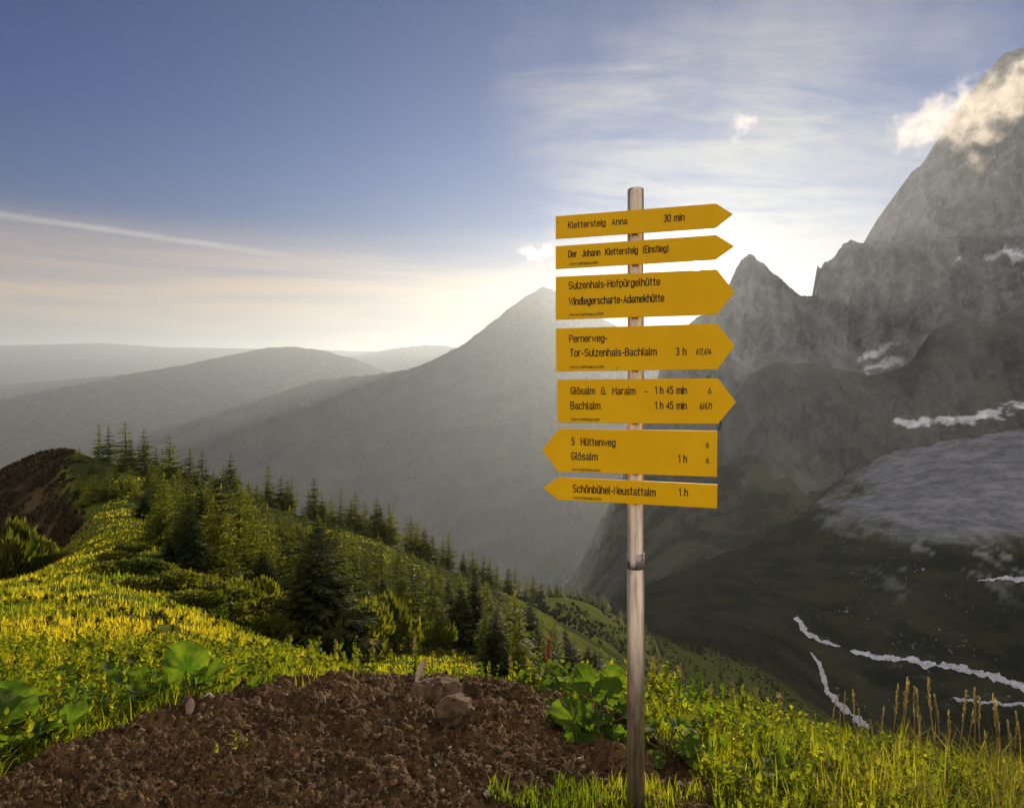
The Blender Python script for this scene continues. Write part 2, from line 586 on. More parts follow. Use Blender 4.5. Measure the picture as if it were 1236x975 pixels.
under = sstep(GX - np.interp(GROW, [540, 580, 598, 612, 660, 690, 720, 750, 780, 800], [66, 76, 96, 176, 190, 146, 192, 262, 345, 420]), 4, 18) * sstep(GD, 18, 24) * (1 - sstep(GD, 165, 215)) * sstep(fbm(GXX * 0.055, GD * 0.04, 3, 0.6, 131), -0.20, -0.04)  # woodland floor: dwarf shrub green with the shade under trees painted in
gv = np.stack([GXX, GD, GZ], -1).reshape(-1, 3)
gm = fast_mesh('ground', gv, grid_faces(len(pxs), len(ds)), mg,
               attrs={'wood': wood, 'scree': scree, 'heath_shade': heath_shade, 'under': under, 'soil': soilm})
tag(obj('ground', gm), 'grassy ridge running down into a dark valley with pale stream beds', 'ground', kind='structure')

mst, t, out = material('stream_bed')
pos = t.n('ShaderNodeNewGeometry').outputs['Position']
n1 = t.noise(pos, 0.35, 5.0, 0.7)
principled(t, out, t.mix(t.smooth(n1, 0.3, 0.7), C4(0.20, 0.21, 0.23), C4(0.56, 0.57, 0.61)), t.smooth(n1, 0.3, 0.7, 0.25, 0.8), 0, None, 0.5)
for si, (pts, w0, w1) in enumerate(STREAMS):
    pts = np.array(pts, float)
    seg = np.concatenate([[0], np.cumsum(np.hypot(*np.diff(pts, axis=0).T))])
    n = int(seg[-1] / 0.8)
    q = np.linspace(0, seg[-1], n)
    cxs, cys = np.interp(q, seg, pts[:, 0]), np.interp(q, seg, pts[:, 1])
    cxs = cxs + 2.5 * perlin(q * 0.07, q * 0 + si, 81)
    cys = cys + 1.6 * perlin(q * 0.05, q * 0 + si, 82) + 0.8 * perlin(q * 0.2, q * 0 + si, 83)
    tx, ty = np.gradient(cxs), np.gradient(cys)
    ln = np.hypot(tx, ty)
    nx_, ny_ = -ty / ln, tx / ln
    W2 = (w0 + (w1 - w0) * q / seg[-1]) * np.minimum(1, np.minimum(q + 2, seg[-1] - q + 2) / 8)
    ha = W2 * np.clip(0.5 + 1.3 * fbm(q * 0.07, q * 0 + 3 * si, 4, 0.55, 84), 0.12, 2)
    hb = W2 * np.clip(0.5 + 1.3 * fbm(q * 0.07, q * 0 + 3 * si, 4, 0.55, 85), 0.12, 2)
    rows_ = []
    lastp = None
    for k in range(n):
        row = []
        for f_ in np.linspace(-1, 1, 7):
            hw_ = ha[k] if f_ < 0 else hb[k]
            p = hit(cxs[k] + nx_[k] * f_ * hw_, cys[k] + ny_[k] * f_ * hw_, 250, 1200)
            row.append(p if p is not None else lastp)
            lastp = row[-1]
        rows_.append(row)
    V = np.array([[(p.x, p.y, p.z + 0.45) if p else (0, 500, -400) for p in row] for row in rows_], float)
    tag(obj('stream', fast_mesh('stream', V.reshape(-1, 3), grid_faces(n, 7), mst)), ['pale stream bed where the two channels part', 'broad white braid of the stream', 'thin white side channel curling down to the slope', 'short pale channel below the broad braid', 'pale gravel streak beneath the scree'][si], 'stream', kind='structure')

mb, t, out = material('valley_floor')
pos = t.n('ShaderNodeNewGeometry').outputs['Position']
principled(t, out, t.mix(t.noise(pos, 0.002, 6.0, 0.6), C4(0.03, 0.04, 0.02), C4(0.07, 0.08, 0.04)), 0.95, 0, None, 0.1)
a = np.linspace(0, 2 * math.pi, 97)[:-1]
rr = 34000.0
dv = np.concatenate([[[0, 0, -1320.0]], np.stack([rr * np.cos(a), rr * np.sin(a), np.full(96, -1320.0)], 1)])
k = np.arange(96)
dm = fast_mesh('valley_floor', dv, np.stack([np.zeros(96, int), 1 + k, 1 + (k + 1) % 96], 1), mb, smooth=False)
tag(obj('valley_floor', dm), 'wide lowland floor below all the slopes', 'valley', kind='structure')


# ------------------------------------------------------------------ mountains
def loft(rows, nu, nv, px0, px1, ridge_noise, face_noise, seed, back=(900, -500), nscale=1.0, vpow=1.0, far=None, gully=0.0, calm=0.0):
    """rows of (column, row, distance) from the crest down; a smooth skin between them, broken up with ridged noise, and a far side behind"""
    us = np.linspace(px0, px1, nu)
    curves = []
    for k, r in enumerate(rows):
        r = np.array(r, float)
        py = np.interp(us, r[:, 0], r[:, 1])
        d = np.interp(us, r[:, 0], r[:, 2]) 
        d = d * far[k] if far else far_d(d)
        curves.append(np.stack([(us - CX) / F * d, d, (HY - py) / F * d], 1))
    crest = curves[0]
    jag = ridge_noise * (0.5 * fbm(us * 0.06, us * 0 + seed, 4, 0.6, seed) + 0.55 * np.abs(fbm(us * 0.13, us * 0 + seed, 2, 0.6, seed + 5)) + 0.55 * np.abs(fbm(us * 0.31, us * 0 + seed, 2, 0.6, seed + 6)) - 0.2)
    crest[:, 2] += jag
    ts = np.linspace(0, len(rows) - 1, nv) if vpow == 1 else (np.linspace(0, 1, nv) ** vpow) * (len(rows) - 1)
    A = np.stack(curves)                                   # rows, nu, 3
    n = len(rows)
    V = np.empty((nu, nv, 3))
    for j, tv in enumerate(ts):
        i = min(int(tv), n - 2)
        f = tv - i
        p0, p1, p2, p3 = A[max(i - 1, 0)], A[i], A[i + 1], A[min(i + 2, n - 1)]
        V[:, j] = p1 + 0.5 * f * ((p2 - p0) * 1.0 + f * (2 * p0 - 5 * p1 + 4 * p2 - p3 + f * (3 * (p1 - p2) + p3 - p0))) if n > 2 else p1 + f * (p2 - p1)
    fade = sstep(ts, 0.0, 0.35)[None, :]
    s = nscale
    nn = fbm(V[..., 0] * 0.0032 * s, V[..., 2] * 0.0016 * s + V[..., 1] * 0.0009 * s, 7, 0.55, seed + 20, ridged=True)
    n2 = fbm(V[..., 0] * 0.012 * s, V[..., 2] * 0.009 * s + V[..., 1] * 0.004 * s, 5, 0.6, seed + 40)
    uu = us[:, None] + 14 * n2 * s ** 0 + 6 * nn
    but = fbm(uu * 0.021, ts[None, :] * 0.22 + uu * 0, 4, 0.6, seed + 60, ridged=True)
    disp = face_noise * (nn - 0.25 + 0.35 * n2 + gully * (but - 0.3)) * fade * (1 - calm * sstep(ts, 1.3, 2.6)[None, :])
    V[..., 1] -= disp
    V[..., 2] += 0.45 * disp
    # far side
    bk = []
    for q in (0.25, 0.6, 1.0):
        b = crest.copy()
        b[:, 1] += back[0] * q
        b[:, 2] += back[1] * q * (0.6 + 0.4 * q) + jag * 0.5
        bk.append(b[:, None])
    V = np.concatenate(bk[::-1] + [V], axis=1)
    return V, np.concatenate([np.full(3, 0.0), ts])


def mountain_mesh(name, V, mat, attrs=None):
    nu, nv = V.shape[:2]
    return fast_mesh(name, V.reshape(-1, 3), grid_faces(nu, nv), mat, attrs=attrs)


def rock_material(name, low, high, green=0.0, streak=1.0, snow=False, sc=1.0):
    m, t, out = material(name)
    geo = t.n('ShaderNodeNewGeometry')
    pos = geo.outputs['Position']
    mp = t.n('ShaderNodeMapping')
    t.link(pos, mp.inputs[0])
    mp.inputs['Scale'].default_value = (1.0, 0.6, 0.75)
    n1 = t.noise(mp.outputs[0], 0.009 * sc, 10.0, 0.68, 0.5)
    mp2 = t.n('ShaderNodeMapping')
    t.link(pos, mp2.inputs[0])
    mp2.inputs['Rotation'].default_value = (0, R(38), 0)
    mp2.inputs['Scale'].default_value = (0.9, 0.5, 0.35)
    n2 = t.noise(mp2.outputs[0], 0.045 * sc, 9.0, 0.68, 0.6)
    f = t.math('ADD', t.math('MULTIPLY', n1, 0.6), t.math('MULTIPLY', n2, 0.4))
    col = t.mix(t.smooth(f, 0.36, 0.64), C4(*low), C4(*high))
    if green:
        nz = t.xyz(geo.outputs['Normal'])[2]
        gr = t.mix(t.smooth(t.noise(pos, 0.012 * sc, 9.0, 0.68), 0.42, 0.58), C4(0.020, 0.022, 0.013), C4(0.066, 0.064, 0.036))
        gm_ = t.math('MULTIPLY', t.smooth(t.math('ADD', nz, t.math('MULTIPLY', t.math('SUBTRACT', n1, 0.52), 2.6)), -0.05, 0.75), green)
        gm_ = t.math('MULTIPLY', gm_, t.attr('green'))
        col = t.mix(gm_, col, gr)
    if snow:
        col = t.mix(t.attr('snow'), col, t.mix(t.smooth(n1, 0.35, 0.6), C4(0.30, 0.31, 0.34), C4(0.66, 0.68, 0.73)))
    principled(t, out, col, 0.95, 0, bump(t, f, 1.0, 22.0), 0.1)
    return m


m_rock = rock_material('limestone', (0.07, 0.07, 0.073), (0.24, 0.236, 0.24), 1.0, snow=True)
m_knoll = rock_material('turfy_rock', (0.045, 0.046, 0.046), (0.17, 0.168, 0.168), 1.0, snow=True)
m_slope = rock_material('alpine_slope', (0.085, 0.088, 0.078), (0.150, 0.148, 0.13), 0.5, sc=0.3)

# the long grassy mountain whose peak stands behind the boards
V, ts = loft([
    [(-1400, 760, 2628), (-700, 700, 2908), (0, 625, 3188), (140, 560, 3244), (250, 511, 3288), (310, 485, 3312), (350, 469, 3328), (385, 459, 3342), (420, 455, 3356), (470, 450, 3376), (500, 444, 3388), (525, 433, 3398), (560, 415, 3412), (600, 384, 3428), (625, 364, 3438), (641, 354, 3444), (655, 346, 3450), (668, 350, 3430), (700, 368, 3380), (745, 394, 3300), (790, 400, 3280), (840, 396, 3260), (900, 420, 3250), (1000, 470, 3250)],
    [(-1400, 800, 5600), (-800, 745, 5800), (0, 660, 5900), (250, 575, 6000), (420, 525, 5900), (560, 480, 5850), (655, 435, 5850), (745, 452, 5800), (840, 455, 5800), (1000, 500, 5800)],
    [(-800, 790, 4700), (0, 720, 4700), (250, 640, 4700), (420, 590, 4600), (560, 555, 4500), (655, 535, 4500), (745, 530, 4500), (1000, 540, 4500)],
    [(-800, 840, 3500), (0, 800, 3500), (250, 730, 3500), (420, 690, 3300), (560, 668, 3200), (655, 660, 3100), (745, 655, 3000), (1000, 640, 3000)],
    [(-800, 900, 2600), (0, 860, 2600), (420, 770, 2500), (655, 740, 2400), (1000, 730, 2400)],
], 900, 240, -800, 980, 34, 130, 3, back=(3200, -1800), nscale=0.5, gully=0.35, far=(2.1, 1.0, 1.0, 1.0, 1.0))
gatt = np.ones(V.shape[:2])
tag(obj('mountain', mountain_mesh('mountain', V, m_slope, {'green': gatt})), 'long hazy mountain with a grassy pointed peak behind the sign boards', 'mountain', kind='structure')

# the rocky ridge with the notch, and its flank down to the valley
crest = [(600, 800, 1500), (660, 735, 1900), (700, 675, 2200), (740, 600, 2500), (775, 520, 2750), (795, 450, 2850), (814, 405, 2900), (835, 388, 2880), (865, 368, 2850), (880, 343, 2840), (888, 324, 2830), (895, 313, 2830), (901, 308, 2830), (908, 307, 2830), (914, 314, 2830), (922, 318, 2830), (930, 327, 2830), (942, 336, 2830), (950, 345, 2830), (968, 357, 2820), (983, 358, 2800), (984.5, 330, 2800), (987, 319, 2800), (990, 327, 2800), (993, 318, 2800), (1004, 313, 2790), (1012, 302, 2780), (1018, 295, 2770), (1026, 291, 2760), (1040, 292, 2750), (1052, 296, 2740), (1080, 293, 2720), (1120, 289, 2700), (1170, 283, 2660), (1236, 272, 2620), (1350, 230, 2550), (1500, 200, 2400), (1800, 150, 2000)]
V, ts = loft([
    crest,
    [(600, 815, 1400), (700, 700, 2000), (760, 600, 2300), (812, 470, 2600), (905, 385, 2560), (985, 390, 2540), (1040, 365, 2500), (1120, 360, 2450), (1236, 350, 2380), (1500, 300, 2200), (1800, 250, 1800)],
    [(600, 830, 1300), (700, 725, 1750), (760, 640, 2050), (812, 540, 2350), (905, 440, 2350), (985, 432, 2400), (1060, 425, 2420), (1120, 410, 2380), (1236, 400, 2250), (1500, 370, 2000), (1800, 350, 1600)],
    [(600, 840, 1250), (700, 745, 1500), (812, 590, 1900), (905, 520, 1900), (985, 505, 2050), (1060, 475, 2200), (1120, 480, 2150), (1236, 470, 2050), (1500, 450, 1800), (1800, 470, 1400)],
    [(600, 860, 1100), (700, 770, 1200), (812, 660, 1350), (905, 610, 1450), (985, 580, 1600), (1060, 545, 1900), (1120, 540, 1950), (1236, 520, 1950), (1500, 540, 1600), (1800, 600, 1200)],
    [(600, 890, 900), (700, 800, 930), (812, 740, 980), (905, 700, 1100), (985, 660, 1250), (1060, 600, 1700), (1236, 560, 1850), (1800, 700, 1100)],
], 840, 260, 610, 1760, 12, 38, 11, back=(170, -560), nscale=2.0, gully=1.1, calm=0.7)
VR = HY - V[..., 2] / V[..., 1] * F
VP = V[..., 0] / V[..., 1] * F + CX
sn = fbm(VP * 0.05, VR * 0.08, 4, 0.6, 91)
snow = np.zeros(V.shape[:2])
for pts, hw in (([(1036, 433), (1060, 424), (1086, 413)], 4), ([(1048, 445), (1066, 440), (1088, 436)], 4.5), ([(1222, 305), (1240, 312), (1245, 325)], 9), ([(1192, 312), (1206, 309)], 3.5), ([(1150, 318), (1158, 312)], 2.5)):
    dd, _ = polydist(VP, VR, pts)
    snow = np.maximum(snow, sstep(hw * (0.8 + 2.6 * sn) - dd, -2.6, 3.0))
green = np.maximum(sstep(VR + 40 * sn, 440, 600), sstep(800 - VP + 30 * sn, -20, 40)) * (1 - sstep(VP, 1010, 1140)) + 0.1
tag(obj('rocky_ridge', mountain_mesh('rocky_ridge', V, m_rock, {'snow': snow, 'green': green})), 'jagged rock ridge with a deep notch and a thin pinnacle', 'mountain', kind='structure')

# the great wall that rises out of the frame
V, ts = loft([
    [(980, 420, 3700), (1040, 340, 3700), (1049, 292, 3700), (1056, 280, 3690), (1070, 269, 3680), (1082, 250, 3670), (1094, 231, 3660), (1100, 208, 3650), (1112, 199, 3640), (1126, 186, 3620), (1136, 168, 3600), (1150, 148, 3580), (1165, 128, 3570), (1182, 100, 3560), (1198, 80, 3550), (1212, 66, 3550), (1225, 60, 3550), (1245, 54, 3550), (1290, 60, 3400), (1380, 90, 3300), (1600, 140, 3200), (2000, 200, 3000)],
    [(980, 460, 3500), (1049, 340, 3480), (1100, 280, 3420), (1150, 230, 3340), (1225, 170, 3260), (1290, 150, 3200), (1600, 200, 2950), (2000, 260, 2700)],
    [(980, 500, 3300), (1049, 400, 3300), (1150, 330, 3100), (1225, 290, 2980), (1600, 280, 2700), (2000, 330, 2400)],
    [(980, 540, 3000), (1049, 480, 3000), (1150, 430, 2850), (1225, 400, 2750), (1600, 380, 2500), (2000, 420, 2200)],
], 520, 240, 985, 1960, 18, 46, 23, back=(800, -560), nscale=1.9, far=None, gully=1.3)
tag(obj('cliff', mountain_mesh('cliff', V, m_rock, {'snow': np.zeros(V.shape[:2]), 'green': np.zeros(V.shape[:2])})), 'huge grey rock wall rising into cloud', 'mountain', kind='structure')

# the knoll in front of the ridge
V, ts = loft([
    [(860, 520, 2050), (905, 452, 2000), (935, 437, 2000), (985, 439, 1980), (1020, 447, 1970), (1050, 453, 1960), (1075, 448, 1950), (1095, 440, 1940), (1112, 424, 1930), (1120, 405, 1920), (1130, 397, 1910), (1145, 389, 1900), (1162, 385, 1890), (1180, 388, 1880), (1205, 386, 1860), (1236, 366, 1830), (1300, 345, 1780), (1500, 300, 1650), (1800, 300, 1400)],
    [(860, 570, 1850), (935, 490, 1820), (1020, 482, 1820), (1080, 475, 1810), (1130, 445, 1780), (1180, 430, 1760), (1236, 420, 1740), (1500, 380, 1550), (1800, 400, 1300)],
    [(860, 620, 1650), (935, 560, 1680), (1020, 530, 1720), (1080, 508, 1740), (1150, 500, 1720), (1236, 490, 1690), (1500, 460, 1480), (1800, 500, 1200)],
    [(860, 680, 1450), (935, 620, 1500), (1020, 580, 1620), (1080, 550, 1680), (1236, 530, 1640), (1500, 540, 1400), (1800, 600, 1100)],
], 460, 150, 870, 1700, 6, 28, 37, back=(220, -270), nscale=3.0)
VR = HY - V[..., 2] / V[..., 1] * F
VP = V[..., 0] / V[..., 1] * F + CX
sn = fbm(VP * 0.05, VR * 0.1, 4, 0.6, 95)
snow = np.zeros(V.shape[:2])
dd, _ = polydist(VP, VR, [(1082, 509), (1120, 510), (1165, 506), (1236, 491), (1300, 480)])
snow = np.maximum(snow, sstep(5.5 * (0.75 + 2.4 * sn) - dd, -2.6, 3.0))
tag(obj('knoll', mountain_mesh('knoll', V, m_knoll, {'snow': snow, 'green': np.full(V.shape[:2], 0.5)})), 'dark rounded knoll of rock and turf above the scree', 'hill', kind='structure')

# hills that fade one behind the other
m_hill = rock_material('far_hill', (0.05, 0.055, 0.04), (0.11, 0.11, 0.08), 1.0)
FAR = [
    ('hill', [(-900, 560, 6600), (-300, 565, 6400), (0, 556, 8600), (60, 540, 8600), (110, 520, 8600), (170, 501, 8600), (215, 489, 8600), (270, 481, 8600), (320, 481, 8600), (380, 484, 8600), (470, 520, 8600), (700, 620, 8600)], 'low wooded hill behind the long mountain', 20, 51),
    ('hill', [(-900, 470, 10500), (-300, 478, 10500), (0, 465, 10500), (80, 458, 10500), (150, 452, 10500), (220, 441, 10500), (280, 428, 10500), (320, 420, 10500), (350, 418, 10500), (385, 422, 10500), (430, 434, 10500), (460, 446, 10500), (560, 480, 10500), (800, 540, 10500)], 'broad rounded hill with a long even back', 26, 52),
    ('hill', [(-900, 432, 15500), (-300, 436, 15500), (0, 440, 15500), (90, 434, 15500), (170, 440, 15500), (240, 444, 15500), (340, 440, 15500), (420, 430, 15500), (480, 420, 15500), (520, 416, 15500), (560, 420, 15500), (640, 428, 15500), (800, 445, 15500)], 'faint far range almost lost in the haze', 40, 53),
    ('hill', [(-900, 414, 17800), (-300, 413, 17800), (0, 417, 17800), (120, 414, 17800), (200, 419, 17800), (330, 421, 17800), (440, 424, 17800), (700, 426, 17800)], 'palest range of all on the horizon', 30, 54),
]
for nm, cr, lab, jn, sd in FAR:
    foot = [(p[0], p[1] + 26 + 0.3 * (620 - p[1]) * 0.5, p[2] * 0.86) for p in cr]
    base_ = [(p[0], HY + 1310 * F / (p[2] * 0.72), p[2] * 0.72) for p in cr]
    V, ts = loft([cr, foot, base_], 420, 60, cr[0][0], cr[-1][0], jn, 60, sd, back=(1500, -600), nscale=0.4, far=(1.0, 1.0, 1.0))
    tag(obj(nm, mountain_mesh(nm, V, m_hill, {'green': np.ones(V.shape[:2])})), lab, 'hill', kind='structure')

# ------------------------------------------------------------------ haze
mh = bpy.data.materials.new('haze')
mh.use_nodes = True
t = NT(mh.node_tree)
out = t.n('ShaderNodeOutputMaterial')
pv = t.n('ShaderNodeVolumePrincipled')
pv.inputs['Color'].default_value = C4(0.79, 0.87, 0.95)
pv.inputs['Density'].default_value = HAZE_DENSITY
pv.inputs['Anisotropy'].default_value = HAZE_G
t.link(pv.outputs[0], out.inputs['Volume'])
HAZE_TOP = 40.0 + max(max((o.matrix_world @ Vector(c))[2] for c in o.bound_box) for o in COL.objects if o.type == 'MESH')
print('haze top', HAZE_TOP, [(o.name, max(c[2] for c in o.bound_box)) for o in COL.objects if o.type == 'MESH'])
bm = bmesh.new()
bmesh.ops.create_cube(bm, size=1.0)
hx, hz0, hz1 = 36000.0, -1321.0, float(HAZE_TOP)
bmesh.ops.scale(bm, vec=(2 * hx, 2 * hx, hz1 - hz0), verts=bm.verts)
bmesh.ops.translate(bm, vec=(0, 0, (hz0 + hz1) / 2), verts=bm.verts)
hm = bpy.data.meshes.new('haze')
bm.to_mesh(hm)
bm.free()
hm.materials.append(mh)
tag(obj('haze', hm), 'thin warm haze filling the valley', 'haze', kind='stuff')

# ------------------------------------------------------------------ the signpost
POLE_X, POLE_Y, POLE_R = (767.3 - CX) / F * 2.35, 2.35, 0.0298
GROUND_AT_POLE = float(ground_z(POLE_X, POLE_Y))
post = bpy.data.objects.new('signpost', None)
post.empty_display_size = 0.1
COL.objects.link(post)
post.location = (POLE_X, POLE_Y, GROUND_AT_POLE)
tag(post, 'steel signpost carrying seven yellow arrow boards', 'signpost')

ms, t, out = material('galvanised_steel')
geo = t.n('ShaderNodeTexCoord').outputs['Object']
mp = t.n('ShaderNodeMapping')
t.link(geo, mp.inputs[0])
mp.inputs['Scale'].default_value = (1, 1, 0.12)
n1 = t.noise(mp.outputs[0], 70.0, 6.0, 0.65)
n2 = t.noise(geo, 9.0, 5.0, 0.6)
col = t.mix(t.smooth(n1, 0.3, 0.7), C4(0.36, 0.28, 0.215), C4(0.62, 0.50, 0.39))
col = t.mix(t.smooth(n2, 0.56, 0.72), col, C4(0.22, 0.15, 0.10))
b = principled(t, out, col, t.smooth(n1, 0.2, 0.8, 0.26, 0.46), 0.92, bump(t, n1, 0.12, 0.002), 0.5)

mrust, t, out = material('rust')
g_ = t.n('ShaderNodeTexCoord').outputs['Object']
n1 = t.noise(g_, 120.0, 5.0, 0.7)
principled(t, out, t.mix(t.smooth(n1, 0.35, 0.65), C4(0.035, 0.022, 0.018), C4(0.22, 0.11, 0.06)), 0.85, 0.2, bump(t, n1, 0.7, 0.004))

my, t, out = material('yellow_enamel')
g_ = t.n('ShaderNodeTexCoord').outputs['Object']
n1 = t.noise(g_, 6.0, 6.0, 0.6)
n2 = t.noise(g_, 90.0, 4.0, 0.7)
col = t.mix(t.smooth(n1, 0.3, 0.75), C4(0.80, 0.42, 0.002), C4(0.86, 0.47, 0.003))
col = t.mix(t.smooth(n2, 0.62, 0.82, 0.0, 0.5), col, C4(0.55, 0.28, 0.02))
principled(t, out, col, t.smooth(n1, 0.2, 0.8, 0.5, 0.65), 0.0, bump(t, n2, 0.05, 0.001), 0.15)

mbk, t, out = material('dark_lettering')
principled(t, out, C4(0.035, 0.012, 0.006), 0.6, 0, None, 0.3)


def lathe(prof, n=40):
    """prof: (radius, height) pairs up the axis; closed at both ends"""
    a = np.linspace(0, 2 * math.pi, n, endpoint=False)
    v = np.concatenate([np.stack([r * np.cos(a), r * np.sin(a), np.full(n, z)], 1) for r, z in prof])
    f = []
    for k in range(len(prof) - 1):
        i = np.arange(n)
        f.append(np.stack([k * n + i, k * n + (i + 1) % n, (k + 1) * n + (i + 1) % n, (k + 1) * n + i], 1))
    v = np.concatenate([v, [[0, 0, prof[0][1]], [0, 0, prof[-1][1]]]])
    i = np.arange(n)
    L = (len(prof) - 1) * n
    tri = np.concatenate([np.stack([np.full(n, len(v) - 2), (i + 1) % n, i], 1), np.stack([np.full(n, len(v) - 1), L + i, L + (i + 1) % n], 1)])
    return v, [np.concatenate(f), tri]


g0 = GROUND_AT_POLE
ztop = (HY - 228) / F * POLE_Y - g0
zj0, zj1 = (HY - 684) / F * POLE_Y - g0, (HY - 667) / F * POLE_Y - g0
r = POLE_R
v, f = lathe([(r, -0.5), (r, zj0 - 0.001), (r * 0.955, zj0), (r * 0.955, zj0 + 0.004), (r * 0.93, zj0 + 0.005), (r * 0.93, ztop - 0.012), (r * 0.93, ztop - 0.010), (r * 0.90, ztop - 0.003), (r * 0.78, ztop)])
o = obj('pole', fast_mesh('pole', v, f, ms), post)
sm = bpy.data.meshes['pole']
# a rusted clamp band at the joint, torn on one side
nb = 64
a = np.linspace(0, 2 * math.pi, nb, endpoint=False)
up = zj1 + 0.004 * perlin(a * 2.2, a * 0 + 3, 5) - np.where((a > 3.9) & (a < 4.55), 0.030 + 0.006 * perlin(a * 9, a * 0, 9), 0)
lo = zj0 - 0.004 + 0.003 * perlin(a * 4, a * 0 + 8, 6)
rb = r * 1.03
ring = lambda rad, z: np.stack([rad * np.cos(a), rad * np.sin(a), z], 1)
v = np.concatenate([ring(rb, lo), ring(rb, np.maximum(up, lo + 0.006)), ring(r * 0.9, np.maximum(up, lo + 0.006)), ring(r * 0.9, lo)])
i = np.arange(nb)
f = np.concatenate([np.stack([q * nb + i, q * nb + (i + 1) % nb, ((q + 1) % 4) * nb + (i + 1) % nb, ((q + 1) % 4) * nb + i], 1) for q in range(4)])
mband, t, out = material('dull_band')
g_ = t.n('ShaderNodeTexCoord').outputs['Object']
n1 = t.noise(g_, 60.0, 5.0, 0.7)
principled(t, out, t.mix(t.smooth(n1, 0.5, 0.62), C4(0.36, 0.31, 0.28), C4(0.05, 0.03, 0.022)), 0.55, 0.6, bump(t, n1, 0.4, 0.003))
obj('joint_band', fast_mesh('joint_band', v, f, mband), post)

TV = Vector((math.cos(R(18)), -math.sin(R(18)), 0))      # along the boards
NV = Vector((-math.sin(R(18)), -math.cos(R(18)), 0))     # out of their faces
PC = Vector((POLE_X, POLE_Y, 0))
OFF = POLE_R + 0.014


def onplane(px, py):
    """(along, height) on the board plane of a point of the view"""
    ax = (px - CX) / F
    Y = (OFF + PC.dot(NV)) / (ax * NV.x + NV.y)
    p = Vector((ax * Y, Y, 0)) - PC
    return p.dot(TV), (HY - py) / F * Y


BOARDS = [
    ('yellow board of one line reading Klettersteig Anna', [(670.6, 261), (864.3, 245.6), (884.7, 258.5), (863.4, 275.2), (670.6, 288.6)],
     [('Klettersteig  Anna', 686, 756.7, 275.6, 6.9), ('30 min', 801.5, 825.8, 267.8, 7.6)]),
    ('yellow board reading Der Johann Klettersteig', [(670.6, 297.2), (864.3, 283.6), (886.3, 297.2), (863.4, 313.6), (670.6, 324.9)],
     [('Der  Johann  Klettersteig  (Einstieg)', 686.4, 806.5, 310.6, 7.2), ('www.ramsau.com', 687.6, 721.6, 320.3, 3.4)]),
    ('yellow board of two lines naming Sulzenhals and Windlegerscharte', [(670.6, 334.1), (865, 325.1), (887, 352.3), (865, 379.9), (670.6, 386)],
     [('Sulzenhals-Hofpürgelhütte', 686.9, 796.3, 348.8, 7.8), ('Windlegerscharte-Adamekhütte', 687.3, 801.3, 368.0, 8.0), ('www.ramsau.com', 687.6, 728.4, 381.6, 3.6)]),
    ('yellow board reading Pernerweg, three hours', [(671, 396.5), (865.4, 390.6), (887, 417.2), (865.9, 445.8), (671, 448.5)],
     [('Pernerweg-', 687.6, 732.9, 412.8, 7.7), ('Tor-Sulzenhals-Bachlalm', 688.3, 792.2, 430.0, 8.0), ('3 h', 816, 828, 428.6, 8.2), ('617,614', 840.5, 858.2, 427.8, 6.2), ('www.ramsau.com', 688.3, 729, 444.6, 3.6)]),
    ('yellow board reading Glösalm and Bachlalm, both 1 h 45 min', [(672.4, 458), (866.6, 456.6), (888.5, 485.4), (866.6, 511.5), (673, 510.3)],
     [('Glösalm  ü.  Maralm   -', 689.2, 781, 475.6, 7.7), ('1 h 45 min', 791, 828.5, 475.0, 8.0), ('6', 855, 858.2, 475.0, 6.4), ('Bachlalm', 689, 724.3, 493.4, 8.0), ('1 h 45 min', 791, 828.5, 493.2, 8.0), ('6/671', 845, 859, 493.4, 6.4), ('www.ramsau.com', 689.8, 723.4, 507.3, 3.4)]),
    ('yellow board pointing the other way reading 5 Hüttenweg', [(674.7, 517.3), (866, 520), (865.4, 575.6), (673.5, 569), (654.3, 542.7)],
     [('5  Hüttenweg', 690.3, 742.4, 536.8, 8.0), ('6', 852.3, 855.4, 540.2, 6.4), ('Glösalm', 690, 721, 554.3, 8.0), ('1 h', 819, 828.7, 557.6, 8.2), ('6', 852.3, 855.4, 558.8, 6.4), ('www.ramsau.com', 690.3, 724.3, 568.2 - 0.4, 3.4)]),
    ('lowest yellow board reading Schönbühel-Neustattalm', [(675, 575.6), (866, 584.6), (865.4, 613.6), (674, 603.2), (655, 588.5)],
     [('Schönbühel-Neustattalm', 692, 791, 593.6, 8.2), ('1 h', 819.7, 829.9, 598.0, 8.2), ('www.ramsau.com', 692, 725.6, 601.8, 3.4)]),
]
# a plain narrow road-sign alphabet drawn with strokes of one width: capitals 1 high, small letters 0.73
def _E(cx, cy, rx, ry, a0, a1, n=10):
    a = np.radians(np.linspace(a0, a1, n))
    return [(cx + rx * math.cos(q), cy + ry * math.sin(q)) for q in a]


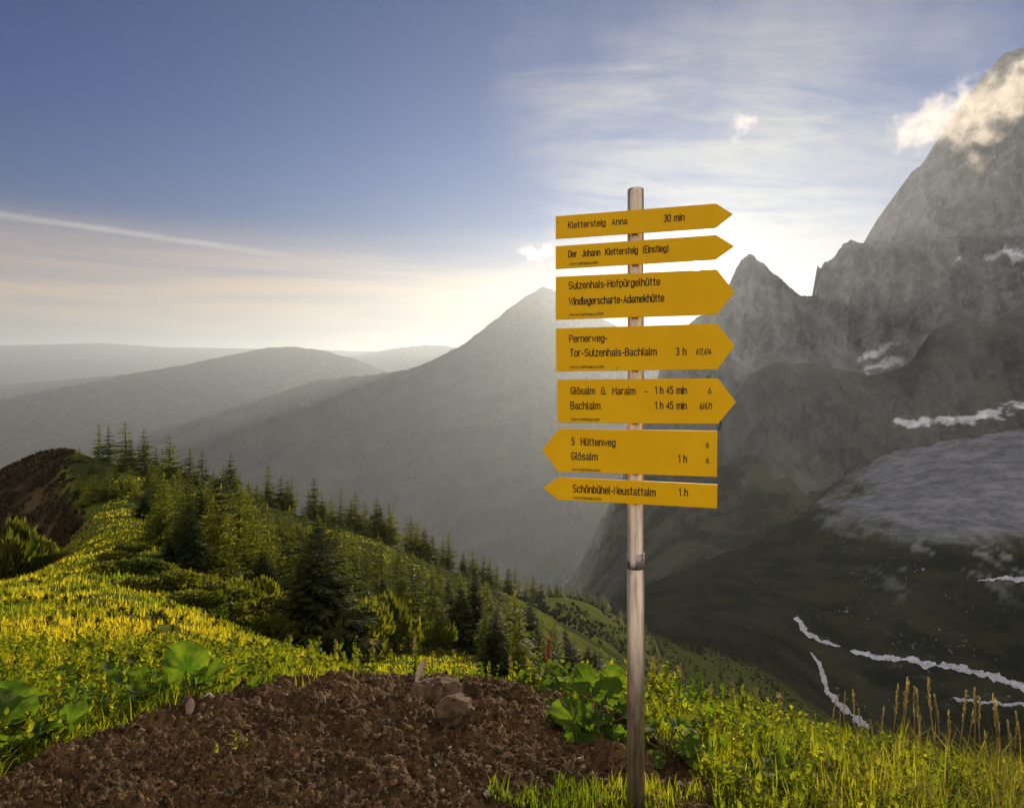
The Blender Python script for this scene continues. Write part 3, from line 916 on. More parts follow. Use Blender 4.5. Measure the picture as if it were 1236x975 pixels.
XH, WD, WL = 0.72, 0.46, 0.40
_O = lambda x, y, w_, h_: _E(x + w_ / 2, y + h_ - w_ / 2, w_ / 2, w_ / 2, 0, 180) + _E(x + w_ / 2, y + w_ / 2, w_ / 2, w_ / 2, 180, 360) + [(x + w_, y + h_ - w_ / 2)]
_bowl = _O(0, 0, WL, XH)
_S = lambda w_, h_: _E(w_ / 2, h_ * .74, w_ / 2, h_ * .26, 25, 270) + _E(w_ / 2, h_ * .25, w_ / 2, h_ * .25, 90, -155)
_arch = lambda x: ([(x, 0), (x, XH)], [(x, XH - .2)] + _E(x + WL / 2, XH - .2, WL / 2, .2, 180, 0)[1:] + [(x + WL, 0)])
_um = [[(.10, .90), (.10, .99)], [(.31, .90), (.31, .99)]]
GL = {
    'A': (.5, [[(0, 0), (.25, 1), (.5, 0)], [(.09, .3), (.41, .3)]]),
    'B': (WD, [[(0, 0), (0, 1), (.24, 1)] + _E(.24, .76, .2, .24, 90, -90) + [(0, .52)], [(.24, .52)] + _E(.24, .26, .22, .26, 90, -90) + [(0, 0)]]),
    'D': (WD, [[(0, 0), (0, 1), (.2, 1)] + _E(.2, .74, .26, .26, 90, 0) + _E(.2, .26, .26, .26, 0, -90) + [(0, 0)]]),
    'E': (.4, [[(.4, 1), (0, 1), (0, 0), (.4, 0)], [(0, .52), (.34, .52)]]),
    'G': (WD, [_E(.23, .77, .23, .23, 20, 180) + _E(.23, .23, .23, .23, 180, 360) + [(.46, .48), (.26, .48)]]),
    'H': (WD, [[(0, 0), (0, 1)], [(WD, 0), (WD, 1)], [(0, .52), (WD, .52)]]),
    'J': (.36, [[(.36, 1), (.36, .2)] + _E(.18, .2, .18, .2, 0, -170)]),
    'K': (WD, [[(0, 0), (0, 1)], [(WD, 1), (.03, .42)], [(.17, .58), (WD, 0)]]),
    'M': (.56, [[(0, 0), (0, 1), (.28, .38), (.56, 1), (.56, 0)]]),
    'N': (WD, [[(0, 0), (0, 1), (WD, 0), (WD, 1)]]),
    'P': (WD, [[(0, 0), (0, 1), (.22, 1)] + _E(.22, .73, .24, .27, 90, -90) + [(0, .46)]]),
    'S': (WD, [_S(WD, 1)]),
    'T': (WD, [[(0, 1), (WD, 1)], [(WD / 2, 1), (WD / 2, 0)]]),
    'W': (.7, [[(0, 1), (.17, 0), (.35, .85), (.53, 0), (.7, 1)]]),
    'a': (WL, [[(WL, 0), (WL, XH - .18)] + _E(WL / 2, XH - .19, WL / 2, .19, 0, 150), _E(WL / 2, .2, WL / 2, .2, 0, 360, 16)]),
    'b': (WL, [[(0, 0), (0, 1)], _bowl]),
    'c': (WL, [_E(WL / 2, XH - .2, WL / 2, .2, 15, 180) + _E(WL / 2, .2, WL / 2, .2, 180, 345)]),
    'd': (WL, [[(WL, 0), (WL, 1)], _bowl]),
    'e': (WL, [[(0, .37), (WL, .37), (WL, XH - .2)] + _E(WL / 2, XH - .2, WL / 2, .2, 0, 180)[1:] + _E(WL / 2, .2, WL / 2, .2, 180, 345)]),
    'f': (.26, [[(.09, 0), (.09, .84)] + _E(.24, .84, .15, .16, 180, 90), [(0, XH), (.24, XH)]]),
    'g': (WL, [_bowl, [(WL, XH), (WL, -.06)] + _E(WL / 2, -.06, WL / 2, .18, 0, -160)]),
    'h': (WL, [[(0, 0), (0, 1)], _arch(0)[1]]),
    'i': (.02, [[(0, 0), (0, XH)], [(0, .88), (0, .99)]]),
    'k': (WL, [[(0, 0), (0, 1)], [(WL, XH), (.02, .3)], [(.15, .42), (WL, 0)]]),
    'l': (.08, [[(0, 1), (0, .12), (.08, 0)]]),
    'm': (.68, [[(0, 0), (0, XH)], [(0, XH - .17)] + _E(.17, XH - .17, .17, .17, 180, 0) + [(.34, 0)], [(.34, XH - .17)] + _E(.51, XH - .17, .17, .17, 180, 0) + [(.68, 0)]]),
    'n': (WL, [[(0, 0), (0, XH)], _arch(0)[1]]),
    'o': (WL, [_bowl]),
    'ö': (WL, [_bowl] + _um),
    'p': (WL, [[(0, XH), (0, -.24)], _bowl]),
    'r': (.26, [[(0, 0), (0, XH)], [(0, XH - .2)] + _E(.2, XH - .2, .2, .2, 180, 70)]),
    's': (.36, [_S(.36, XH)]),
    't': (.28, [[(.1, .95), (.1, .16)] + _E(.26, .16, .16, .16, 180, 270), [(0, XH), (.27, XH)]]),
    'u': (WL, [[(0, XH), (0, .2)] + _E(WL / 2, .2, WL / 2, .2, 180, 360) + [(WL, XH)], [(WL, XH), (WL, 0)]]),
    'w': (.56, [[(0, XH), (.14, 0), (.28, .6), (.42, 0), (.56, XH)]]),
    'z': (.36, [[(0, XH), (.36, XH), (0, 0), (.36, 0)]]),
    '0': (WL, [_O(0, 0, WL, 1)]),
    '1': (.2, [[(0, .78), (.2, 1), (.2, 0)]]),
    '3': (WL, [_E(.2, .76, .2, .24, 150, -90) + _E(.2, .26, .2, .26, 90, -150)]),
    '4': (WL, [[(.3, 0), (.3, 1), (0, .28), (WL, .28)]]),
    '5': (WL, [[(.38, 1), (.04, 1), (.02, .54)] + _E(.19, .32, .21, .32, 120, -150)]),
    '6': (WL, [[(.3, 1), (.08, .55)] + _E(.2, .29, .2, .29, 160, -200, 18)]),
    '7': (WL, [[(0, 1), (WL, 1), (.12, 0)]]),
    '-': (.26, [[(0, .38), (.26, .38)]]),
    '.': (.02, [[(0, 0), (0, .1)]]),
    ',': (.05, [[(.05, .1), (0, -.12)]]),
    '/': (.3, [[(0, -.05), (.3, 1.05)]]),
    '(': (.16, [_E(.2, .45, .2, .62, 120, 240)]),
    ')': (.16, [_E(-.04, .45, .2, .62, 60, -60)]),
    ' ': (.22, []),
}
GL['ü'] = (GL['u'][0], GL['u'][1] + _um)


def write(text, width, cap):
    """flat strokes of a line of writing, fitted to a width and a capital height"""
    sw = 0.15                                 # stroke width, in capital heights
    x, strokes = 0.0, []
    for ch in text:
        wd, st = GL[ch]
        strokes += [[(px + x, py) for px, py in line] for line in st]
        x += wd + 0.20
    x -= 0.20
    sx = width / max(x, 0.1)
    vs_, fs_ = [], []
    o_ = 0
    hw = sw * cap / 2
    for line in strokes:
        p = np.array(line, float) * [sx, cap]
        keep = np.concatenate([[True], np.linalg.norm(np.diff(p, axis=0), axis=1) > 1e-6])
        p = p[keep]
        if len(p) < 2:
            continue
        d = np.diff(p, axis=0)
        d /= np.linalg.norm(d, axis=1)[:, None]
        t0 = np.concatenate([d[:1], d])
        t1 = np.concatenate([d, d[-1:]])
        n0 = np.stack([-t0[:, 1], t0[:, 0]], 1)
        n1 = np.stack([-t1[:, 1], t1[:, 0]], 1)
        nn = n0 + n1
        ln = np.linalg.norm(nn, axis=1)
        nn /= np.maximum(ln, 0.35)[:, None]
        nn *= np.minimum(1.0 / np.maximum((nn * n0).sum(1), 0.45), 1.9)[:, None]
        p[0] -= d[0] * hw * 0.7
        p[-1] += d[-1] * hw * 0.7
        k = len(p)
        vs_.append(np.concatenate([p + nn * hw, p - nn * hw]))
        i = np.arange(k - 1)
        fs_.append(np.stack([i + k, i + k + 1, i + 1, i], 1) + o_)
        o_ += 2 * k
    return np.concatenate(vs_), np.concatenate(fs_)


ROT = Matrix((TV, NV, Vector((0, 0, 1)))).transposed()     # columns: along, out, up
TH = 0.0045
for bi, (lab, poly, texts) in enumerate(BOARDS):
    uz = [onplane(*p) for p in poly]
    # square the sheet up: horizontal edges share one height on both sides when they run level
    cu = sum(p[0] for p in uz) / len(uz)
    cz = sum(p[1] for p in uz) / len(uz)
    bm = bmesh.new()
    fr = [bm.verts.new((u - cu, OFF + 0.0, z - cz)) for u, z in uz]
    face = bm.faces.new(fr)
    ret = bmesh.ops.extrude_face_region(bm, geom=[face])
    for vv in [g for g in ret['geom'] if isinstance(g, bmesh.types.BMVert)]:
        vv.co.y -= TH
    bmesh.ops.recalc_face_normals(bm, faces=bm.faces)
    bmesh.ops.bevel(bm, geom=list(bm.edges), offset=0.0012, segments=2, affect='EDGES')
    me = bpy.data.meshes.new('sign_board')
    bm.to_mesh(me)
    bm.free()
    me.materials.append(my)
    bo = obj('sign_board', me, post)
    base_m = Matrix.Translation(Vector((0, 0, cz - g0)) + TV * cu) @ ROT.to_4x4()
    bo.matrix_local = base_m
    bo['label'] = lab
    # clamp that holds the board on the pole: a band round the pole and two bolt heads behind it
    v, f = lathe([(POLE_R * 1.03, -0.011), (POLE_R * 1.10, -0.010), (POLE_R * 1.10, 0.010), (POLE_R * 1.03, 0.011)], 32)
    cl = obj('clamp', fast_mesh('clamp', v, f, ms), bo)
    cl.matrix_local = Matrix.Translation((-cu, 0, 0))
    for rx_, ry_ in {0: [(673.2, 268)], 3: [(745, 444.5)]}.get(bi, []):
        ru, rz_ = onplane(rx_, ry_)
        v, f = lathe([(0.0021, -0.001), (0.0021, 0.0008), (0.0012, 0.0016)], 12)
        rv = obj('rivet', fast_mesh('rivet', v, f, mbk), bo)
        rv.matrix_local = Matrix.Translation((ru - cu, OFF, rz_ - cz)) @ Matrix.Rotation(R(-90), 4, 'X')
    # lettering: each written line a piece of its own on the board
    for (s_, x0, x1, yb, cap) in texts:
        u0, z0 = onplane(x0, yb)
        u1, _ = onplane(x1, yb)
        _, z1 = onplane(x0, yb - cap * 1.06)
        v2, f2 = write(s_, u1 - u0, z1 - z0)
        v3 = np.stack([v2[:, 0] + u0 - cu, np.full(len(v2), OFF + 0.0006), v2[:, 1] + z0 - cz], 1)
        obj('lettering', fast_mesh('lettering', v3, f2, mbk, smooth=False), bo)

# ------------------------------------------------------------------ the bare dirt bank in front
md, t, out = material('dirt')
pos = t.n('ShaderNodeNewGeometry').outputs['Position']
n1 = t.noise(pos, 3.0, 8.0, 0.7)
n2 = t.noise(pos, 34.0, 6.0, 0.72)
n3 = t.noise(pos, 120.0, 4.0, 0.7)
col = t.mix(t.smooth(n1, 0.35, 0.65), C4(0.062, 0.033, 0.012), C4(0.180, 0.104, 0.042))
col = t.mix(t.smooth(n2, 0.45, 0.62), col, C4(0.032, 0.018, 0.008))
col = t.mix(t.smooth(n3, 0.60, 0.72, 0.0, 0.9), col, C4(0.34, 0.235, 0.13))
hgt = t.math('ADD', n2, t.math('MULTIPLY', n3, 0.5))
principled(t, out, col, 0.95, 0, bump(t, hgt, 0.9, 0.03), 0.15)
dpx = np.arange(-80, 960, 2.1)
dd_ = np.concatenate([np.arange(1.3, 3.0, 0.010), np.arange(3.0, 6.6, 0.014)])
DX, DD = np.meshgrid(dpx, dd_, indexing='ij')
DXX = (DX - CX) / F * DD
gz = ground_z(DXX, DD)
msk = sstep(dirt_mask(DX, HY - gz / DD * F) + 12 * fbm(DX * 0.03, DD * 2, 3, 0.6, 70), -12, 22) * (1 - sstep(DD, 5.4, 6.2))
big = fbm(DXX * 2.1, DD * 2.1, 4, 0.5, 71, ridged=True)
lump = fbm(DXX * 7.5, DD * 7.5, 4, 0.55, 72)
fine = fbm(DXX * 26, DD * 26, 4, 0.6, 73)
grit = np.abs(fbm(DXX * 70, DD * 70, 2, 0.6, 74))


def dirt_z(X, Y):
    """height of the bank's top, used to seat things on it"""
    i = np.clip(np.searchsorted(dpx, X / Y * F + CX), 0, len(dpx) - 1)
    j = np.clip(np.searchsorted(dd_, Y), 0, len(dd_) - 1)
    return max(float(DZ[i, j]), float(ground_z(X, Y)))


rough_ = 0.45 + 0.55 * sstep(DD, 2.6, 3.6)
DZ = gz + msk * (0.03 + rough_ * (0.10 * (big - 0.25) + 0.075 * np.maximum(lump, -0.25)) + 0.050 * np.maximum(fine, -0.12) + 0.018 * grit) - (1 - msk) * 0.07
tag(obj('dirt_bank', fast_mesh('dirt_bank', np.stack([DXX, DD, DZ], -1).reshape(-1, 3), grid_faces(len(dpx), len(dd_)), md)), 'bare brown crumbly dirt bank round the foot of the signpost', 'dirt', kind='structure')


def on_dirt(px, py):
    """first point of the dirt bank met along a sight line"""
    i = int(np.clip(np.searchsorted(dpx, px), 0, len(dpx) - 1))
    row = HY - DZ[i] / dd_ * F
    j = int(np.argmax(np.minimum.accumulate(row) <= py))
    return Vector(((px - CX) / F * dd_[j], dd_[j], float(DZ[i, j])))


def ico(sub):
    bm = bmesh.new()
    bmesh.ops.create_icosphere(bm, subdivisions=sub, radius=1.0)
    bm.verts.ensure_lookup_table()
    v = np.array([x.co[:] for x in bm.verts])
    f = np.array([[q.index for q in p.verts] for p in bm.faces])
    bm.free()
    return v, f


def rot_z(a):
    c_, s_ = np.cos(a), np.sin(a)
    z, o = np.zeros_like(c_), np.ones_like(c_)
    return np.stack([np.stack([c_, -s_, z], -1), np.stack([s_, c_, z], -1), np.stack([z, z, o], -1)], -2)


def rot_x(a):
    c_, s_ = np.cos(a), np.sin(a)
    z, o = np.zeros_like(c_), np.ones_like(c_)
    return np.stack([np.stack([o, z, z], -1), np.stack([z, c_, -s_], -1), np.stack([z, s_, c_], -1)], -2)


def spread(tv, tf, M, T):
    """copies of a template, one per matrix, as flat arrays"""
    V = np.einsum('nij,kj->nki', M, tv) + T[:, None]
    n, k = len(M), len(tv)
    fl = tf if isinstance(tf, list) else [tf]
    off = (np.arange(n) * k)[:, None, None]
    return V.reshape(-1, 3), [(f[None] + off).reshape(-1, f.shape[1]) for f in fl]


def join(parts):
    vs_, fs_, o_ = [], [], 0
    for v, fl in parts:
        vs_.append(v)
        fs_ += [f + o_ for f in (fl if isinstance(fl, list) else [fl])]
        o_ += len(v)
    by = {}
    for f in fs_:
        by.setdefault(f.shape[1], []).append(f)
    return np.concatenate(vs_), [np.concatenate(x) for x in by.values()]


# loose crumbs of soil and small stones
mc, t, out = material('crumbs')
geo = t.n('ShaderNodeNewGeometry')
n2 = t.noise(geo.outputs['Position'], 90.0, 4.0, 0.7)
col = t.mix(geo.outputs['Random Per Island'], C4(0.040, 0.022, 0.009), C4(0.215, 0.125, 0.054))
col = t.mix(t.smooth(geo.outputs['Random Per Island'], 0.955, 0.965), col, C4(0.33, 0.29, 0.25))
principled(t, out, t.mix(t.smooth(n2, 0.4, 0.65), col, C4(0.03, 0.018, 0.012)), 0.95, 0, None, 0.2)
iv, if_ = ico(1)
N = 9000
cxp = RNG.uniform(-60, 880, N)
cdd = np.exp(RNG.uniform(math.log(1.7), math.log(5.2), N))
ci = np.clip(np.searchsorted(dpx, cxp), 0, len(dpx) - 1)
cj = np.clip(np.searchsorted(dd_, cdd), 0, len(dd_) - 1)
ok = msk[ci, cj] > 0.5
cxp, cdd, ci, cj = cxp[ok], cdd[ok], ci[ok], cj[ok]
n = len(cxp)
size = 0.0035 * np.exp(RNG.normal(0, 0.55, n)) * (0.7 + 0.25 * cdd)
M = rot_z(RNG.uniform(0, 6.28, n)) @ rot_x(RNG.uniform(-1, 1, n)) * size[:, None, None]
M = M * RNG.uniform(0.55, 1.4, (n, 1, 3))
V, fl = spread(iv, if_, M, np.stack([(cxp - CX) / F * cdd, cdd, DZ[ci, cj] + size * 0.25], 1))
V = V + 0.2 * np.repeat(size, len(iv))[:, None] * RNG.normal(0, 1, V.shape)
tag(obj('soil_crumbs', fast_mesh('soil_crumbs', V, fl, mc)), 'loose crumbs of dark soil and grit on the dirt bank', 'soil', kind='stuff')

m_rubble, t, out = material('rubble')
principled(t, out, t.mix(t.n('ShaderNodeNewGeometry').outputs['Random Per Island'], C4(0.05, 0.05, 0.052), C4(0.17, 0.17, 0.175)), 0.95, 0, None, 0.1)

# half buried stones
mk, t, out = material('stone')
pos = t.n('ShaderNodeNewGeometry').outputs['Position']
n1 = t.noise(pos, 12.0, 7.0, 0.65)
n2 = t.noise(pos, 60.0, 5.0, 0.7)
col = t.mix(t.smooth(n1, 0.35, 0.65), C4(0.052, 0.029, 0.012), C4(0.165, 0.105, 0.056))
col = t.mix(t.smooth(n2, 0.55, 0.7), col, C4(0.06, 0.038, 0.025))
principled(t, out, col, 0.9, 0, bump(t, t.math('ADD', n1, n2), 0.8, 0.03), 0.2)


def stone(px, py, w_, d_, h_, seed, label, mat=mk, sub=4):
    v, f = ico(sub)
    nz = fbm(v[:, 0] * 1.3 + seed, v[:, 1] * 1.3 + v[:, 2] * 1.7, 4, 0.55, seed)
    n2 = fbm(v[:, 0] * 5 + seed, v[:, 1] * 5 + v[:, 2] * 4, 3, 0.6, seed + 3)
    v = v * (1 + 0.55 * nz + 0.14 * n2)[:, None] * np.array([w_, d_, h_])
    p = on_dirt(px, py)
    o = obj('stone', fast_mesh('stone', v, f, mat), None, (p.x, p.y + d_ * 0.4, p.z - h_ * 0.12), (0, 0, seed))
    tag(o, label, 'stone')


stone(524, 845, 0.135, 0.12, 0.082, 3, 'big pale brown stone standing out of the dirt crest')
stone(548, 868, 0.10, 0.085, 0.062, 8, 'soil-crusted stone just below the big pale stone')
stone(655, 882, 0.024, 0.02, 0.016, 12, 'small pale pebble on dark dirt near the broad-leaved plant', sub=3)
stone(602, 906, 0.018, 0.016, 0.012, 15, 'small rounded pebble on the dirt below the stones', sub=3)

# ------------------------------------------------------------------ leaves, grass and herbs
m_blade = leaf_material('grass_blade', (0.048, 0.078, 0.009), (0.150, 0.150, 0.018), (3.4, 3.2, 0.8), 0.56, 0.75, 1.6)
m_meadow = leaf_material('meadow_grass', (0.070, 0.102, 0.010), (0.250, 0.205, 0.022), (2.9, 2.8, 0.7), 0.6, 0.7, 0.36)
m_herb = leaf_material('herb_leaf', (0.032, 0.060, 0.009), (0.140, 0.145, 0.018), (3.7, 3.5, 0.9), 0.52, 0.8, 1.9)
m_broad = leaf_material('broad_leaf', (0.026, 0.056, 0.010), (0.076, 0.100, 0.016), (3.3, 3.6, 0.7), 0.45, 0.6, 11.0, vein=True, rnd=False)
m_wilt = leaf_material('withered_leaf', (0.16, 0.12, 0.09), (0.26, 0.20, 0.16), (1.2, 1.1, 1.0), 0.25, 0.8, 9.0, rnd=False)
m_straw = leaf_material('straw', (0.17, 0.14, 0.055), (0.30, 0.23, 0.10), (1.9, 1.8, 1.4), 0.4, 0.7, 5.0)
m_stem = leaf_material('green_stem', (0.08, 0.10, 0.02), (0.14, 0.13, 0.03), (1.6, 1.6, 0.8), 0.25, 0.6, 5.0)
m_needle = leaf_material('needles', (0.024, 0.038, 0.009), (0.070, 0.074, 0.013), (3.5, 3.5, 0.8), 0.5, 0.55, 0.35)
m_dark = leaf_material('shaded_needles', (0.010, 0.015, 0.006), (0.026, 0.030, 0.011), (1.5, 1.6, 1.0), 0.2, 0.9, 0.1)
m_near_shade = leaf_material('near_shade_needles', (0.011, 0.018, 0.006), (0.034, 0.040, 0.010), (2.6, 2.5, 0.8), 0.3, 0.7, 0.5)  # darker copy of the needles: shade on the nearer spruces put into colour
m_larch = leaf_material('larch_needles', (0.055, 0.072, 0.012), (0.125, 0.122, 0.020), (2.8, 2.9, 0.8), 0.48, 0.6, 0.35)
m_scrub = leaf_material('scrub_needles', (0.024, 0.036, 0.010), (0.078, 0.078, 0.016), (3.2, 3.1, 0.9), 0.42, 0.55, 0.5)
mbark, t, out = material('bark')
pos = t.n('ShaderNodeNewGeometry').outputs['Position']
principled(t, out, t.mix(t.noise(pos, 6.0, 5.0, 0.7), C4(0.05, 0.035, 0.025), C4(0.14, 0.105, 0.08)), 0.95, 0, None, 0.1)


def blades(P_, h, w_, lean, az, bend=0.5):
    """curved grass blades: five points each"""
    n = len(P_)
    side = np.stack([-np.sin(az), np.cos(az), np.zeros(n)], 1)
    fwd = np.stack([np.cos(az), np.sin(az), np.zeros(n)], 1)
    up = np.array([0, 0, 1.0])
    mid = P_ + fwd * (h * lean * 0.35)[:, None] + up * (h * 0.55)[:, None]
    tip = P_ + fwd * (h * lean * (0.35 + bend))[:, None] + up * (h * (1.0 - 0.25 * lean))[:, None]
    hw = (w_ * 0.5)[:, None] * side
    V = np.stack([P_ - hw, P_ + hw, mid - hw * 0.8, mid + hw * 0.8, tip], 1).reshape(-1, 3)
    b = (np.arange(n) * 5)[:, None]
    return V, [b + np.array([[0, 1, 3, 2]]), b + np.array([[2, 3, 4]])]


def scatter_view(n, px0, px1, d0, d1, keep, rng=RNG):
    px = rng.uniform(px0, px1, n)
    d = np.exp(rng.uniform(math.log(d0), math.log(d1), n))
    X = (px - CX) / F * d
    z = ground_z(X, d)
    row = HY - z / d * F
    k = keep(px, row, d, X)
    return X[k], d[k], z[k], px[k], row[k]


# short grass close by, round the edges of the dirt
def near_keep(px, row, d, X):
    clump = fbm(X * 3.0, d * 3.0, 3, 0.6, 101)
    return (dirt_mask(px, row) < 4 + 60 * clump) & (clump > -0.24)


X, d, z, px_, row_ = scatter_view(150000, -620, 1950, 1.7, 7.5, near_keep)
h = (0.045 + 0.11 * RNG.random(len(X)) ** 1.6) * (1 + 0.6 * sstep(px_, 780, 1150)) * (1 - 0.2 * sstep(d, 4, 7))
V, fl = blades(np.stack([X, d, z - 0.005], 1), h, 0.0028 + 0.0011 * d, RNG.uniform(0.1, 1.1, len(X)), RNG.uniform(0, 6.28, len(X)))
tag(obj('near_grass', fast_mesh('near_grass', V, fl, m_blade)), 'short bright grass round the edges of the dirt', 'grass', kind='stuff')

X, d, z, px_, row_ = scatter_view(5200, 820, 1420, 2.3, 5.2, lambda px, row, d, X: (fbm(X * 2.2, d * 2.2, 3, 0.6, 103) > -0.05) & (dirt_mask(px, row) < -20))
h = RNG.uniform(.10, .30, len(X)) * (0.5 + 0.7 * sstep(px_, 880, 1150))
V, fl = blades(np.stack([X, d, z - 0.005], 1), h, np.full(len(X), 0.0045), RNG.uniform(0.2, 1.3, len(X)), RNG.uniform(0, 6.28, len(X)), 0.75)
m_wild = leaf_material('wild_grass', (0.055, 0.065, 0.010), (0.19, 0.15, 0.045), (2.3, 2.2, 0.8), 0.45, 0.75, 2.6)
tag(obj('wild_grass', fast_mesh('wild_grass', V, fl, m_wild)), 'long thin wild grass leaning over the slope edge', 'grass', kind='stuff')

# tuft of fresh grass at the foot of the pole
X, d, z, px_, row_ = scatter_view(9000, 560, 860, 1.9, 2.9, lambda px, row, d, X: (np.hypot((px - 720) / 130, (row - 992) / 34) < 0.9 + 0.5 * fbm(X * 5, d * 5, 3, 0.6, 105)))
h = 0.02 + 0.07 * RNG.random(len(X)) ** 1.7
V, fl = blades(np.stack([X, d, np.array([dirt_z(a_, b_) for a_, b_ in zip(X, d)]) - 0.003], 1), h, np.full(len(X), 0.0042), RNG.uniform(0.1, 1.2, len(X)), RNG.uniform(0, 6.28, len(X)))
tag(obj('pole_grass', fast_mesh('pole_grass', V, fl, m_blade)), 'fresh green grass growing at the foot of the pole', 'grass', kind='stuff')


# meadow on the ridge
def forest_left(row):
    return np.interp(row, [540, 580, 598, 612, 660, 690, 720, 750, 780, 800], [66, 76, 96, 176, 190, 146, 192, 262, 345, 420])


X, d, z, px_, row_ = scatter_view(215000, -640, 900, 5.5, 120, lambda px, row, d, X: ((d < 50) | (px > np.interp(row, [540, 560, 600, 640, 690, 720, 760], [90, 78, 84, 96, 40, 0, -60]) + 30 * fbm(X * 0.3, d * 0.3, 3, 0.6, 118))) & (fbm(X * 0.8, d * 0.45, 4, 0.65, 111) > -0.16) & (d < np.interp(px, [-200, 200, 500, 900], [130, 130, 130, 30])) & ((px < forest_left(row) + 8) | (fbm(X * 0.055, d * 0.04, 3, 0.6, 131) < -0.07)))
h = (0.035 + 0.12 * RNG.random(len(X)) ** 1.8) * (1 + 0.010 * d) * (0.7 + 0.9 * np.clip(0.5 + fbm(X * 0.5, d * 0.5, 3, 0.6, 113), 0, 1))
V, fl = blades(np.stack([X, d, z - 0.01], 1), h, 0.004 + 0.0016 * d, RNG.uniform(0.1, 1.0, len(X)), RNG.uniform(0, 6.28, len(X)))
tag(obj('meadow', fast_mesh('meadow', V, fl, m_meadow)), 'sunlit yellow green meadow grass along the ridge', 'grass', kind='stuff')


X, d, z, px_, row_ = scatter_view(60000, -160, 130, 48, 150, lambda px, row, d, X: (px < np.interp(row, [540, 560, 600, 640, 690, 720, 760], [90, 78, 84, 96, 40, 0, -60]) + 30 * fbm(X * 0.3, d * 0.3, 3, 0.6, 118)) & (fbm(X * 0.25, d * 0.25, 3, 0.6, 117) > -0.12))
m_heath = leaf_material('heather', (0.020, 0.014, 0.007), (0.060, 0.044, 0.020), (1.5, 1.4, 1.0), 0.25, 0.8, 0.2)
V, fl = blades(np.stack([X, d, z - 0.02], 1), RNG.uniform(.25, .8, len(X)), 0.06 + 0.003 * d, RNG.uniform(0.2, 1.2, len(X)), RNG.uniform(0, 6.28, len(X)))
tag(obj('heather', fast_mesh('heather', V, fl, m_heath)), 'dark brown heather on the shaded face of the grassy knoll', 'heather', kind='stuff')


def leaf_tpl(w_=0.42, fold=0.18):
    """one leaf, unit long, folded a little along its rib and arched"""
    y = np.array([0, .3, .65, 1.0])
    hw = np.array([0.06, 0.5, 0.38, 0.0]) * w_
    zz = 0.22 * np.sin(y * 2.4) - 0.12 * y
    v = []
    for k in range(4):
        v += [(-hw[k], y[k], zz[k] + fold * hw[k]), (0, y[k], zz[k]), (hw[k], y[k], zz[k] + fold * hw[k])]
    v = np.array(v)
    f = []
    for k in range(3):
        for q in range(2):
            a_ = k * 3 + q
            f.append((a_, a_ + 1, a_ + 4, a_ + 3))
    return v, np.array(f)


def herb_mesh(seed, height=1.0, pairs=9, leaf=0.30, spike=False, upright=0.6):
    """stem with leaves in pairs, unit tall"""
    rng = np.random.default_rng(seed)
    tv, tf = leaf_tpl(0.5)
    n = pairs * 2
    t_ = np.repeat(np.linspace(0.12, 0.97, pairs), 2)
    az = np.repeat(np.arange(pairs) * 1.6, 2) + np.tile([0, math.pi], pairs) + rng.normal(0, .35, n)
    sz = leaf * (1.0 - 0.62 * t_) * rng.uniform(.7, 1.25, n)
    M = rot_z(az) @ rot_x(np.full(n, upright) + rng.normal(0, .3, n)) * sz[:, None, None]
    bendx, bendy = rng.normal(0, .08, 2)
    T = np.stack([bendx * t_ ** 2, bendy * t_ ** 2, t_ * height], 1)
    leaves = spread(tv, tf, M, T)
    ks = np.linspace(0, 1, 5)
    ring_a = np.array([0, 2.1, 4.2])
    sv = np.concatenate([np.stack([bendx * k ** 2 + (0.014 - 0.009 * k) * np.cos(ring_a), bendy * k ** 2 + (0.014 - 0.009 * k) * np.sin(ring_a), np.full(3, k * height)], 1) for k in ks])
    sf = np.concatenate([[(k * 3 + q, k * 3 + (q + 1) % 3, k * 3 + 3 + (q + 1) % 3, k * 3 + 3 + q) for q in range(3)] for k in range(4)])
    return leaves, (sv, sf)


# tangle of low herbs along the crest and over the near slope
def herb_keep(px, row, d, X):
    c_ = fbm(X * 2.0, d * 2.0, 3, 0.6, 121)
    return (dirt_mask(px, row) < -2 + 48 * c_) & (c_ > -0.22)


parts = []
for sd in range(6):
    (lv, lf), (sv, sf) = herb_mesh(200 + sd, 1.0, 6 + sd, 0.42, upright=0.5)
    X, d, z, px_, row_ = scatter_view(1800, -620, 1950, 2.1, 8.5, herb_keep, np.random.default_rng(300 + sd))
    n = len(X)
    rng = np.random.default_rng(400 + sd)
    sc_ = (0.05 + 0.15 * rng.random(n) ** 1.7) * (1.0 + 0.5 * sstep(d, 3.5, 5))
    M = rot_z(rng.uniform(0, 6.28, n)) @ rot_x(rng.normal(0, .2, n)) * sc_[:, None, None]
    parts.append(spread(lv, lf, M, np.stack([X, d, z - 0.01], 1)))
V, fl = join(parts)
tag(obj('undergrowth', fast_mesh('undergrowth', V, fl, m_herb)), 'tangle of low green herbs behind the dirt bank', 'undergrowth', kind='stuff')


